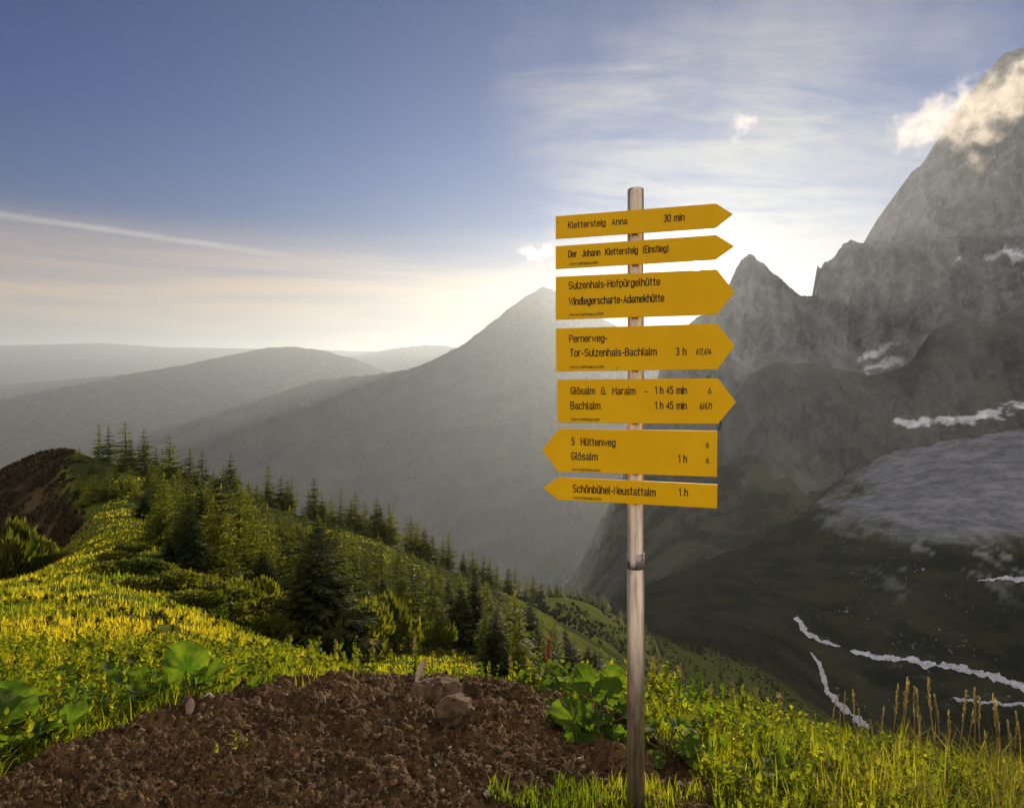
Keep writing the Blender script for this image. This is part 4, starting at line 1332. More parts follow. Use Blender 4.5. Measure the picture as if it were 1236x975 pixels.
# darker tussocks in the meadow, low scrub on the green slope beyond
parts = []
for sd in range(3):
    (lv, lf), _ = herb_mesh(260 + sd, 0.7, 11, 0.55, upright=0.75)
    X, d, z, px_, row_ = scatter_view(420, -160, 480, 6.5, 60, lambda px, row, d, X: (px < forest_left(row) + 10) & (fbm(X * 0.25, d * 0.18, 3, 0.6, 123) > 0.0), np.random.default_rng(500 + sd))
    n = len(X)
    rng = np.random.default_rng(510 + sd)
    sc_ = rng.uniform(.07, .20, n) * (1 + 0.012 * d)
    parts.append(spread(lv, lf, rot_z(rng.uniform(0, 6.28, n)) * sc_[:, None, None] * np.array([1.5, 1.5, 1.0])[None, :, None], np.stack([X, d, z - 0.02], 1)))
V, fl = join(parts)
tag(obj('tussocks', fast_mesh('tussocks', V, fl, m_scrub)), 'dark tussocks scattered through the sunlit meadow', 'tussocks', kind='stuff')
parts = []
for sd in range(3):
    (lv, lf), _ = herb_mesh(270 + sd, 0.6, 8, 0.6, upright=0.7)
    X, d, z, px_, row_ = scatter_view(1300, 560, 1010, 150, 345, lambda px, row, d, X: fbm(X * 0.04, d * 0.03, 4, 0.65, 125) > -0.08, np.random.default_rng(520 + sd))
    n = len(X)
    rng = np.random.default_rng(530 + sd)
    sc_ = rng.uniform(.5, 1.5, n)
    parts.append(spread(lv, lf, rot_z(rng.uniform(0, 6.28, n)) * sc_[:, None, None] * np.array([1.6, 1.6, 1.0])[None, :, None], np.stack([X, d, z - 0.1], 1)))
V, fl = join(parts)
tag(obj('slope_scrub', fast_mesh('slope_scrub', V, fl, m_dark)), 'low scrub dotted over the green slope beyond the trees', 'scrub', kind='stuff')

# ------------------------------------------------------------------ broad-leaved plants, each leaf a part
def broad_leaf_mesh(seed, n_a=48, n_r=10):
    """round leaf with a notch at the stalk, cupped, with a wavy toothed rim; unit radius, stalk at the origin"""
    rng = np.random.default_rng(seed)
    a = np.linspace(-math.pi * 0.93, math.pi * 0.93, n_a)
    rr_ = np.linspace(0.0, 1.0, n_r)
    A, RR = np.meshgrid(a, rr_, indexing='ij')
    edge = 0.82 + 0.22 * np.cos(A) + 0.07 * np.cos(3 * A + seed) + 0.05 * np.abs(np.sin(A * 9)) + 0.16 * fbm(A * 1.6, A * 0 + seed, 4, 0.7, seed)
    rad = RR * edge
    x = rad * np.sin(A)
    y = rad * np.cos(A) + 0.08 * RR
    z = 0.30 * rad ** 2 * (0.6 + 0.5 * np.cos(2 * A + rng.uniform(0, 6))) + 0.13 * RR ** 2 * np.sin(A * 5 + seed) + 0.16 * RR * fbm(x * 2.5, y * 2.5, 3, 0.6, seed + 5) - 0.25 * np.maximum(y, 0) ** 2
    z += 0.09 * RR * np.abs(np.sin(A * 5.5)) + 0.05 * RR * fbm(x * 7, y * 7, 2, 0.6, seed + 9)
    uv = np.stack([(A / math.pi + 1) / 2, RR], -1).reshape(-1, 2)
    return fast_mesh('leaf', np.stack([x, y, z], -1).reshape(-1, 3), grid_faces(n_a, n_r), m_broad, uv=uv)


LEAF = [broad_leaf_mesh(k) for k in range(5)]


def tube(pts, r0, r1, n=6):
    pts = np.array(pts, float)
    k = len(pts)
    tan = np.gradient(pts, axis=0)
    tan /= np.linalg.norm(tan, axis=1)[:, None]
    ref = np.array([0.3, 1, 0.2]) if abs(tan[0, 2]) > 0.8 else np.array([0, 0, 1.0])
    s_ = np.cross(tan, ref)
    s_ /= np.linalg.norm(s_, axis=1)[:, None]
    u_ = np.cross(s_, tan)
    a = np.linspace(0, 2 * math.pi, n, endpoint=False)
    rad = np.linspace(r0, r1, k)
    v = (pts[:, None] + rad[:, None, None] * (np.cos(a)[None, :, None] * s_[:, None] + np.sin(a)[None, :, None] * u_[:, None])).reshape(-1, 3)
    f = [(q * n + i, q * n + (i + 1) % n, (q + 1) * n + (i + 1) % n, (q + 1) * n + i) for q in range(k - 1) for i in range(n)]
    return v, np.array(f)


def broad_plant(px, py, leaves, label, ground=None, group=None):
    """leaves: (offset across, offset away, height, radius, facing, tilt)"""
    p = hit(px, py, 1.2, 9)
    if p is None:
        return
    z = max(p.z, dirt_z(p.x, p.y)) if p.y < 6 else p.z
    root = bpy.data.objects.new('broad_leaved_plant', None)
    root.empty_display_size = 0.1
    COL.objects.link(root)
    root.location = (p.x, p.y, z - 0.01)
    tag(root, label, 'plant', group)
    rng = np.random.default_rng(int(px * 7 + py))
    stems = []
    for k, (ox, oy, hz, rad, face, tilt) in enumerate(leaves):
        lo = obj('leaf', LEAF[(k + int(px)) % 5], root)
        lo.location = (ox, oy, hz)
        lo.scale = (rad, rad, rad)
        lo.rotation_euler = (R(tilt), R(rng.normal(0, 8)), R(face))
        stems.append(tube([(0.01 * rng.normal(), 0.01 * rng.normal(), -0.02), (ox * .35, oy * .35, hz * .55), (ox, oy, hz)], 0.006, 0.0035))
    v, f = join(stems)
    obj('stalk', fast_mesh('stalk', v, f, m_stem), root)
    return root


def rosette(n, rmax, h, rad, seed, tilt=(10, 60)):
    rng = np.random.default_rng(seed)
    out_ = []
    for k in range(n):
        a = k * 2.4 + rng.normal(0, .3)
        q = math.sqrt((k + 0.6) / n)
        out_.append((rmax * q * math.cos(a), rmax * q * math.sin(a), h * (1.05 - 0.75 * q) * rng.uniform(.8, 1.15), rad * rng.uniform(.65, 1.15), math.degrees(a) - 90 + rng.normal(0, 20), -rng.uniform(*tilt) * (0.4 + 0.6 * q)))
    return out_


broad_plant(222, 846, [(0.0, 0.03, 0.17, 0.135, 10, 62), (0.12, -0.02, 0.13, 0.12, -50, 40), (-0.12, 0.0, 0.07, 0.07, 70, 30), (0.26, 0.03, 0.12, 0.085, -80, 35), (-0.3, 0.02, 0.09, 0.10, 80, 40), (-0.20, -0.05, 0.05, 0.09, 140, 25), (0.36, 0.0, 0.08, 0.07, -30, 30)], 'plant with two big dark upright leaves behind the dirt')
broad_plant(22, 908, [(-0.06, 0.0, 0.14, 0.13, 40, 40), (0.10, -0.04, 0.10, 0.11, -60, 18), (0.02, -0.10, 0.05, 0.10, 170, 35), (-0.16, -0.06, 0.08, 0.12, 120, 30), (0.16, 0.08, 0.09, 0.08, -30, 50), (-0.12, 0.12, 0.13, 0.11, 20, 55)], 'broad leaved plant at the dirt edge beside the meadow herbs')
broad_plant(652, 846, rosette(13, 0.17, 0.20, 0.075, 5, (5, 55)), 'crinkled clump of dark leaves beneath a rusty seed spike')
broad_plant(716, 888, rosette(12, 0.22, 0.15, 0.062, 6, (0, 50)) + [(-0.09, -0.10, 0.10, 0.115, 25, 28), (0.07, 0.02, 0.16, 0.085, -20, 45), (0.15, -0.03, 0.13, 0.08, -70, 30), (-0.02, 0.10, 0.19, 0.085, 10, 50), (0.02, -0.14, 0.06, 0.09, 170, -20), (-0.17, 0.03, 0.09, 0.07, 80, 35), (0.10, 0.10, 0.20, 0.07, -40, 55), (0.20, -0.08, 0.07, 0.08, -110, 20), (-0.05, 0.02, 0.17, 0.07, 60, 40)], 'largest bright leafed plant close by the pole')
broad_plant(806, 922, rosette(10, 0.17, 0.16, 0.075, 11, (0, 50)), 'leafy plant beyond the pole at the dirt corner')
broad_plant(964, 958, rosette(9, 0.15, 0.13, 0.085, 15, (-35, 35)), 'dark broad leaves standing in the bright grass')
broad_plant(882, 898, rosette(9, 0.19, 0.12, 0.06, 21, (0, 45)), 'bright leaves among the weeds on the slope edge')
broad_plant(556, 826, rosette(14, 0.24, 0.10, 0.05, 27, (0, 45)), 'low leafy cushion behind the big pale stone')
broad_plant(120, 842, rosette(11, 0.34, 0.10, 0.075, 31, (0, 50)), 'spreading leaves between meadow and dirt')
broad_plant(70, 868, rosette(9, 0.26, 0.10, 0.07, 37, (0, 50)), 'low shady leaves under the meadow edge')

tv_l, tf_l = [], None
nA, nR = 13, 4
A_, R_ = np.meshgrid(np.linspace(-math.pi * .92, math.pi * .92, nA), np.linspace(0, 1, nR), indexing='ij')
rad_ = R_ * (0.85 + 0.2 * np.cos(A_) + 0.05 * np.cos(7 * A_))
tv_l = np.stack([rad_ * np.sin(A_), rad_ * np.cos(A_), 0.28 * rad_ ** 2 + 0.08 * R_ * np.sin(A_ * 4) - 0.2 * np.maximum(rad_ * np.cos(A_), 0) ** 2], -1).reshape(-1, 3)
tf_l = grid_faces(nA, nR)
uv_l = np.stack([(A_ / math.pi + 1) / 2, R_], -1).reshape(-1, 2)


def cover_keep(px, row, d, X):
    c_ = fbm(X * 1.6, d * 1.6, 3, 0.6, 161)
    dm = dirt_mask(px, row)
    return (dm < -2 + 20 * c_) & (((px < 340) & (dm > -75)) | ((px > 640) & (px < 1060) & (dm > -95) & (c_ > -0.05)))


X, d, z, px_, row_ = scatter_view(5200, -500, 1060, 2.0, 6.5, cover_keep, np.random.default_rng(162))
n = len(X)
rng = np.random.default_rng(163)
sz = rng.uniform(.018, .055, n)
M = rot_z(rng.uniform(0, 6.28, n)) @ rot_x(rng.normal(-.45, .45, n)) * sz[:, None, None]
V, fl = spread(tv_l, tf_l, M, np.stack([X, d, z + rng.uniform(.02, .13, n)], 1))
tag(obj('leaf_cover', fast_mesh('leaf_cover', V, fl, m_broad, uv=np.tile(uv_l, (n, 1)))), 'low round leaves crowding the edge of the dirt', 'ground cover', kind='stuff')

# withered leaf curling up beside the stone, and a dry one on the dirt
def withered(px, py, size, tilt, face, label):
    p = on_dirt(px, py)
    y = np.linspace(0, 1, 9)
    q = np.linspace(-1, 1, 7)
    Y_, Q_ = np.meshgrid(y, q, indexing='ij')
    wd = 0.30 * np.sin(np.pi * np.clip(Y_ * 0.92 + 0.06, 0, 1)) ** 0.7
    x = Q_ * wd * 0.8
    zz = 0.35 * (Q_ ** 2) * wd + 0.2 * Y_ ** 2 + 0.05 * fbm(x * 6, Y_ * 6, 3, 0.6, int(px))
    root = bpy.data.objects.new('withered_leaf', None)
    COL.objects.link(root)
    root.location = (p.x, p.y, p.z - 0.003)
    root.rotation_euler = (R(tilt), 0, R(face))
    root.scale = (size, size, size)
    tag(root, label, 'leaf')
    obj('blade', fast_mesh('blade', np.stack([x, Y_ + 0.25, zz], -1).reshape(-1, 3), grid_faces(9, 7), m_wilt), root)
    v, f = tube([(0, -0.1, -0.04), (0.02, 0.1, 0.02), (0, 0.3, 0.0)], 0.02, 0.014)
    obj('stalk', fast_mesh('stalk', v, f, m_wilt), root)


withered(499, 832, 0.13, 52, -50, 'grey withered leaf curling up beside the big stone')
withered(228, 868, 0.085, 25, 20, 'dry brown leaf lying on the dirt under the dark leaves')

# rusty dock spike
def spike(px, d, hgt, label):
    X_ = (px - CX) / F * d
    z = float(ground_z(X_, d))
    root = bpy.data.objects.new('dock_spike', None)
    COL.objects.link(root)
    root.location = (X_, d, z)
    tag(root, label, 'weed')
    v, f = tube([(0, 0, 0), (0.004, 0, hgt * .5), (0, 0.003, hgt)], 0.004, 0.002)
    obj('stem', fast_mesh('stem', v, f, m_rust_leaf), root)
    rng = np.random.default_rng(3)
    n = 160
    tt_ = rng.uniform(.45, 1.0, n)
    M = rot_z(rng.uniform(0, 6.28, n)) @ rot_x(rng.normal(.3, .6, n)) * (0.018 * rng.uniform(.6, 1.3, n))[:, None, None]
    T = np.stack([rng.normal(0, .008, n), rng.normal(0, .008, n), tt_ * hgt], 1)
    v, f = spread(*leaf_tpl(0.8), M, T)
    obj('seed_head', fast_mesh('seed_head', v, f, m_rust_leaf), root)


m_rust_leaf = leaf_material('rusty_seeds', (0.12, 0.05, 0.02), (0.22, 0.09, 0.03), (1.8, 1.4, 1.0), 0.35, 0.8, 20.0)
spike(662, 4.3, 0.36, 'rust brown dock spike above the crinkled clump')

# yellow flower head low in the grass
p = hit(1036, 966, 1.2, 8)
if p is not None:
    m_fl = leaf_material('yellow_petals', (0.62, 0.46, 0.02), (0.75, 0.58, 0.03), (1.1, 1.1, 1.0), 0.4, 0.6, 9.0)
    root = bpy.data.objects.new('yellow_flower', None)
    COL.objects.link(root)
    root.location = p
    tag(root, 'single yellow flower low in the grass', 'flower')
    v, f = tube([(0, 0, 0), (0.005, 0, .03), (0, 0, .065)], 0.003, 0.002)
    obj('stem', fast_mesh('stem', v, f, m_stem), root)
    n = 70
    rng = np.random.default_rng(5)
    a = np.arange(n) * 2.4
    q = np.sqrt((np.arange(n) + .5) / n)
    M = rot_z(a - math.pi / 2) @ rot_x(1.2 - 1.1 * q) * (0.028 * (0.5 + 0.5 * q))[:, None, None]
    v, f = spread(*leaf_tpl(0.5), M, np.stack([0.012 * q * np.cos(a), 0.012 * q * np.sin(a), np.full(n, .066)], 1))
    obj('petals', fast_mesh('petals', v, f, m_fl), root)

# seedling on the bare dirt
p = on_dirt(278, 910)
root = bpy.data.objects.new('seedling', None)
COL.objects.link(root)
root.location = p
tag(root, 'lone green seedling on the bare dirt', 'plant')
for k, (ox, oy, hh, sd) in enumerate([(0.02, 0, .085, 1), (-0.045, -.02, .05, 2), (0.05, 0.03, .05, 3)]):
    (lv, lf), (sv, sf) = herb_mesh(600 + sd, 1.0, 5, 0.5, upright=.4)
    obj('leaves', fast_mesh('leaves', lv, lf, m_herb), root, (ox, oy, 0)).scale = (hh, hh, hh)
    obj('stem', fast_mesh('stem', sv, sf, m_stem), root, (ox, oy, 0)).scale = (hh, hh, hh)


# ------------------------------------------------------------------ weeds and grass stalks one can count
def copy_thing(root, kids, loc, rz, scale, label=None):
    r_ = root.copy()
    COL.objects.link(r_)
    r_.location = loc
    r_.rotation_euler = (0, 0, rz)
    r_.scale = (scale, scale, scale)
    if label:
        r_['label'] = label
    for k_ in kids:
        c_ = k_.copy()
        COL.objects.link(c_)
        c_.parent = r_
    return r_


def make_weed(seed):
    (lv, lf), (sv, sf) = herb_mesh(seed, 1.0, 13, 0.30, upright=0.65)
    rng = np.random.default_rng(seed)
    n = 46
    tt_ = rng.uniform(.72, 1.12, n)
    M = rot_z(rng.uniform(0, 6.28, n)) @ rot_x(rng.normal(.7, .4, n)) * (0.075 * rng.uniform(.5, 1.2, n))[:, None, None]
    v, f = spread(*leaf_tpl(0.6), M, np.stack([rng.normal(0, .025, n), rng.normal(0, .025, n), tt_], 1))
    root = bpy.data.objects.new('weed', None)
    COL.objects.link(root)
    tag(root, 'x', 'weed', 'leafy weeds along the slope edge')
    kids = [obj('leaves', fast_mesh('leaves', lv, lf, m_herb), root), obj('stem', fast_mesh('stem', sv, sf, m_stem), root), obj('flower_head', fast_mesh('flower_head', v, f, m_straw if seed % 2 else m_herb), root)]
    return root, kids


WEEDS = [make_weed(701 + k) for k in range(4)]
# (column, row of the tip, distance)
WSPOT = [(405, 772, 5.6), (428, 776, 5.8), (450, 772, 5.6), (472, 784, 5.8), (500, 770, 5.7), (522, 786, 5.9), (548, 784, 6.0), (590, 798, 5.8), (616, 792, 5.7),
         (350, 766, 6.2), (372, 778, 6.0), (330, 772, 6.4), (312, 780, 6.0), (385, 768, 6.2),
         (700, 804, 5.4), (735, 806, 5.4), (790, 792, 5.0), (806, 796, 5.2), (820, 800, 5.2), (846, 812, 4.9), (858, 826, 4.7), (872, 822, 4.8), (884, 822, 4.8), (896, 838, 4.7), (912, 830, 4.6), (930, 842, 4.5), (941, 836, 4.5), (955, 855, 4.3), (968, 862, 4.2)]
used = set()
for i, (px, top, d) in enumerate(WSPOT):
    X_ = (px - CX) / F * d
    z = float(ground_z(X_, d))
    hgt = max((HY - top) / F * d - z, 0.09)
    lab = 'leafy weed behind the dirt bank, standing against the conifers' if px < 640 else ('leafy weed beside the pole, standing against the valley' if px < 830 else 'tall flowering weed on the slope edge above the stream')
    if i % 4 not in used:
        used.add(i % 4)
        r_, kids = WEEDS[i % 4]
        r_.location, r_.rotation_euler, r_.scale = (X_, d, z - 0.01), (0, 0, i * 1.3), (hgt / 1.1,) * 3
        r_['label'] = lab
    else:
        r_ = copy_thing(*WEEDS[i % 4], (X_, d, z - 0.01), i * 1.3, hgt / 1.1, lab)
    r_['group'] = 'weeds behind the dirt bank' if px < 640 else ('weeds beside the pole' if px < 830 else 'flowering weeds on the slope edge')


def make_stalk(seed):
    rng = np.random.default_rng(seed)
    lean = rng.uniform(-.16, .16)
    k = np.linspace(0, 1, 9)
    pts = np.stack([lean * k ** 1.7, 0.04 * np.sin(k * 3 + seed), k], 1)
    v, f = tube(pts, 0.008, 0.004, 5)
    root = bpy.data.objects.new('grass_stalk', None)
    COL.objects.link(root)
    tag(root, 'x', 'grass stalk', 'tall dry grass stalks over the valley')
    kids = [obj('stem', fast_mesh('stem', v, f, m_straw), root)]
    n = 60
    tt_ = rng.uniform(.74, 1.06, n)
    M = rot_z(rng.uniform(0, 6.28, n)) @ rot_x(rng.normal(1.25, .22, n)) * (0.060 * rng.uniform(.5, 1.1, n))[:, None, None]
    v, f = spread(*leaf_tpl(0.25), M, np.stack([lean * tt_ ** 1.7 + rng.normal(0, .004, n), 0.04 * np.sin(tt_ * 3 + seed) + rng.normal(0, .004, n), tt_], 1))
    kids.append(obj('seed_head', fast_mesh('seed_head', v, f, m_straw), root))
    q = np.array([.02, .05, .12, .2])
    V, fl = blades(np.zeros((4, 3)) + [0, 0, 0.0] + np.stack([q * 0, q * 0, q], 1), np.array([.62, .5, .55, .4]), np.full(4, .028), rng.uniform(.5, 1.3, 4), rng.uniform(0, 6.28, 4), .7)
    kids.append(obj('leaves', fast_mesh('leaves', V, fl, m_blade), root))
    return root, kids


STALKS = [make_stalk(811 + k) for k in range(5)]
SSPOT = [(1002, 846, 4.2), (1014, 858, 3.9), (1022, 842, 4.0), (1030, 838, 4.0), (1041, 860, 3.7), (1052, 868, 3.7), (1078, 832, 3.6), (1086, 826, 3.6), (1094, 824, 3.7), (1102, 838, 3.6), (1116, 842, 3.5), (1126, 826, 3.5),
         (1134, 842, 3.4), (1146, 862, 3.5), (1160, 838, 3.5), (1168, 846, 3.4), (1178, 842, 3.4), (1188, 852, 3.4), (1200, 846, 3.3), (1210, 858, 3.3), (1216, 870, 3.3), (1222, 876, 3.2), (980, 862, 4.3), (1066, 856, 3.8), (1110, 870, 3.4), (1152, 880, 3.2), (1192, 886, 3.1), (1231, 862, 3.3)]
used = set()
for i, (px, top, d) in enumerate(SSPOT):
    X_ = (px - CX) / F * d
    z = float(ground_z(X_, d))
    hgt = max((HY - top) / F * d - z, 0.12)
    lab = 'tall dry grass stalk standing against the dark valley' if px > 1075 else 'thin grass stalk near the curling side channel'
    if i % 5 not in used:
        used.add(i % 5)
        r_, kids = STALKS[i % 5]
        r_.location, r_.rotation_euler, r_.scale = (X_, d, z - 0.01), (0, 0, i * 2.1), (hgt,) * 3
        r_['label'] = lab
    else:
        r_ = copy_thing(*STALKS[i % 5], (X_, d, z - 0.01), i * 2.1, hgt, lab)
    r_['group'] = 'tall grass stalks over the valley' if px > 1075 else 'thin stalks near the side channel'


# ------------------------------------------------------------------ conifers
def quad_blades(base, tip, wdt, nrm):
    """flat four-point sprays from base to tip, widest a third of the way out"""
    ax = tip - base
    s_ = np.cross(ax, nrm)
    s_ /= np.maximum(np.linalg.norm(s_, axis=1), 1e-9)[:, None]
    m = base + ax * 0.42
    V = np.stack([base, m - s_ * wdt[:, None], tip, m + s_ * wdt[:, None]], 1).reshape(-1, 3)
    return V, (np.arange(len(base)) * 4)[:, None] + np.array([[0, 1, 2, 3]])


def conifer(seed, whorls, per, twigs, spread_=0.24, droop=0.28, thin=1.0, mat=None, top=0.0):
    """crown and trunk of a unit-tall conifer"""
    rng = np.random.default_rng(seed)
    B, T_, Wd, Nn = [], [], [], []
    lob = rng.uniform(0, 6.28)
    for k in range(whorls):
        t_ = 0.07 + 0.91 * (k + rng.uniform(-.35, .35)) / whorls
        t_ = min(max(t_, 0.05), 0.985)
        L0 = spread_ * (1.0 - t_) ** 0.82 * rng.uniform(.78, 1.15) + 0.012
        for q in range(per):
            if rng.random() < 0.10:
                continue
            a = q * 6.283 / per + k * 1.1 + rng.normal(0, .25)
            L = L0 * rng.uniform(.62, 1.18) * (1 + 0.16 * math.cos(a - lob))
            dv_ = np.array([math.cos(a), math.sin(a), 0])
            nt = max(3, int(twigs * (L / spread_) ** 0.6 + 1))
            s_ = np.linspace(.12, 1, nt) + rng.normal(0, .03, nt)
            drp = -droop * (1.1 - 0.9 * t_) * s_ ** 1.4 + 0.16 * s_ ** 3
            pts = dv_[None] * (L * s_)[:, None]
            pts[:, 2] += t_ + L * drp
            side = np.array([-dv_[1], dv_[0], 0])
            for sg in (-1, 1):
                ln = L * 0.44 * (1.08 - 0.62 * s_) * rng.uniform(.6, 1.25, nt) * thin + 0.006
                out_ = dv_[None] * rng.uniform(.45, .9, nt)[:, None] + sg * side[None] * rng.uniform(.6, 1.0, nt)[:, None]
                out_[:, 2] -= rng.uniform(.05, .5, nt)
                B.append(pts)
                T_.append(pts + out_ * ln[:, None])
                Wd.append(ln * 0.21)
                Nn.append(np.stack([rng.normal(0, .4, nt), rng.normal(0, .4, nt), np.ones(nt)], 1))
            # hanging twigs and the tip
            B.append(pts)
            ln = L * 0.20 * rng.uniform(.5, 1.2, nt) + 0.004
            T_.append(pts + dv_[None] * (ln * .4)[:, None] - np.array([0, 0, 1.0]) * ln[:, None])
            Wd.append(ln * 0.26)
            Nn.append(np.repeat(dv_[None], nt, 0) + rng.normal(0, .3, (nt, 3)))
    # leader
    B.append(np.array([[0, 0, .93], [0, 0, .95], [0, 0, .9]]))
    T_.append(np.array([[0, 0, 1.0], [.012, 0, .99], [-.014, .006, .965]]))
    Wd.append(np.array([.006, .006, .008]))
    Nn.append(np.array([[1., 0, 0], [0, 1, 0], [0, 1., 0]]))
    v, f = quad_blades(np.concatenate(B), np.concatenate(T_), np.concatenate(Wd), np.concatenate(Nn))
    crown = fast_mesh('crown', v, f, mat, smooth=False)
    k = np.linspace(0, 1, 8)
    tv, tf = tube(np.stack([0.006 * np.sin(k * 4 + seed), 0.006 * np.cos(k * 3), k * 0.97 - 0.03], 1), 0.019, 0.002, 7)
    return crown, fast_mesh('trunk', tv, tf, mbark)


def make_tree(name, cat, meshes):
    root = bpy.data.objects.new(name, None)
    COL.objects.link(root)
    root.empty_display_size = 0.1
    root['category'] = cat
    kids = [obj('crown', meshes[0], root), obj('trunk', meshes[1], root)]
    return root, kids


HI = [make_tree('spruce', 'tree', conifer(900 + k, 32, 8, 10, [.36, .25, .30][k], [.30, .42, .2][k], mat=m_near_shade)) for k in range(3)]
HI += [make_tree('larch', 'tree', conifer(920 + k, 26, 7, 8, .29, .12, 1.0, mat=m_larch)) for k in range(2)]
LO = [make_tree('spruce', 'tree', conifer(940 + k, 18, 7, 5, [.28, .23, .33, .26][k], .35, 1.35, mat=m_needle)) for k in range(4)]
LO += [make_tree('larch', 'tree', conifer(960 + k, 18, 6, 5, [.29, .25, .33][k], .15, 1.3, mat=m_larch)) for k in range(3)]
first = {}
PLACED = []


def plant_tree(pool, idx, px, d, label, group=None, top=None, hgt=None, rz=0.0, wide=1.0):
    X_ = (px - CX) / F * d
    z = float(ground_z(X_, d))
    if top is not None:
        hgt = (HY - top) / F * d - z
    if hgt < 0.8:
        return
    root, kids = pool[idx]
    key = root.name
    if key not in first:
        first[key] = True
        r_ = root
    else:
        r_ = root.copy()
        COL.objects.link(r_)
        for k_ in kids:
            c_ = k_.copy()
            COL.objects.link(c_)
            c_.parent = r_
    r_.location = (X_, d, z - 0.05)
    r_.rotation_euler = (0, 0, rz)
    r_.scale = (hgt * wide, hgt * wide, hgt)
    r_['label'] = label
    if group:
        r_['group'] = group
    elif 'group' in r_:
        del r_['group']
    PLACED.append((px, d))
    return r_


# the ones that stand out: (pool, index, column, row of the tip, distance, label, width)
for pool, idx, px, top, d, lab, wd in [
    (HI, 0, 377, 634, 22, 'biggest dark spruce, broad and dense, beside the scrub', 1.35),
    (HI, 3, 412, 652, 29, 'olive larch leaning out behind the biggest spruce', 1.25),
    (HI, 2, 240, 618, 40, 'dark pointed spruce above the bright meadow tongue', 1.15),
    (HI, 4, 262, 632, 39, 'paler larch touching the dark pointed spruce', 1.15),
    (HI, 2, 203, 648, 31, 'bushy spruce at the meadow edge above the scrub', 1.5),
    (HI, 1, 427, 662, 46, 'slim dark spruce just behind the olive larch', 0.9),
    (HI, 1, 436, 672, 48, 'second slim dark spruce, next to the slimmest one', 0.8),
    (HI, 1, 574, 682, 44, 'tallest dark spruce at the lower end of the stand', 0.95),
    (HI, 0, 556, 700, 42, 'shaded spruce next to the tallest one of the lower stand', 0.9),
    (HI, 3, 302, 640, 44, 'yellowish larch in the middle of the slope', 1.3),
    (HI, 4, 340, 655, 40, 'feathery larch behind the biggest spruce', 1.2),
    (HI, 1, 500, 700, 50, 'lone slim spruce in the light gap of the slope', 0.8),
    (HI, 0, 176, 592, 60, 'large dim spruce above the winding meadow strip', 1.3),
    (HI, 2, 190, 606, 54, 'broad spruce at the bend of the meadow strip', 1.3),
    (HI, 3, 215, 596, 66, 'hazy larch behind the broad spruce at the bend', 1.2),
]:
    plant_tree(pool, idx, px, d, lab, None, top=top, rz=px * 0.37, wide=wd)

SKY_PX = [60, 100, 130, 190, 240, 300, 350, 400, 450, 500, 560, 600, 640, 700, 750, 800]
SKY_PY = [556, 552, 545, 550, 564, 577, 599, 617, 637, 657, 682, 692, 722, 762, 787, 800]
rng = np.random.default_rng(77)
# along the skyline of the wooded slope
for px in np.concatenate([np.arange(118, 270, 14.0), np.arange(270, 660, 10.0)]):
    px = px + rng.normal(0, 3)
    best = None
    cands = np.exp(np.linspace(math.log(70), math.log(190), 60))
    rows_ = HY - ground_z((px - CX) / F * cands, cands) / cands * F
    d = cands[int(np.argmin(rows_))]
    top = np.interp(px, SKY_PX, SKY_PY) + rng.uniform(-3, 9)
    pick = int(rng.integers(0, len(LO)))
    hmax = (HY - top) / F * d - float(ground_z((px - CX) / F * d, d))
    if hmax > 10 or hmax < 3.5:
        top = None
    plant_tree(LO, pick, px, d, 'small spruce on the skyline of the wooded slope' if pick < 4 else 'small larch on the skyline of the wooded slope', 'skyline spruces' if pick < 4 else 'skyline larches', top=top, hgt=float(rng.uniform(5, 8.5)), rz=float(rng.uniform(0, 6)), wide=float(rng.uniform(.9, 1.3)))
# filling the slope
tries = 0
cnt = 0
while cnt < 225 and tries < 9000:
    tries += 1
    px = float(rng.uniform(88, 765))
    d = float(np.exp(rng.uniform(math.log(30), math.log(165))))
    X_ = (px - CX) / F * d
    z = float(ground_z(X_, d))
    row = HY - z / d * F
    hgt = float(rng.uniform(2.6, 5.6) * (0.85 + 0.5 * min(d / 80, 1.4)))
    top = HY - (z + hgt) / d * F
    if top < np.interp(px, SKY_PX, SKY_PY) + 2 or px < forest_left(row) + 6:
        continue
    if fbm(np.array([X_ * 0.055]), np.array([d * 0.04]), 3, 0.6, 131)[0] < -0.13:
        continue
    if any(abs(px - a_) < 5.5 and abs(math.log(d / b_)) < 0.10 for a_, b_ in PLACED):
        continue
    far = d > 55
    pool = LO if far or rng.random() < .4 else HI
    pick = int(rng.integers(0, len(pool)))
    isl = pick >= (4 if pool is LO else 3)
    if far:
        lab, grp = ('larch among the trees on the upper slope', 'larches on the upper slope') if isl else ('spruce among the trees on the upper slope', 'spruces on the upper slope')
    else:
        lab, grp = ('larch among the trees on the nearer slope', 'larches on the nearer slope') if isl else ('spruce among the trees on the nearer slope', 'spruces on the nearer slope')
    plant_tree(pool, pick, px, d, lab, grp, hgt=hgt, rz=float(rng.uniform(0, 6)), wide=float(rng.uniform(.85, 1.25)))
    cnt += 1
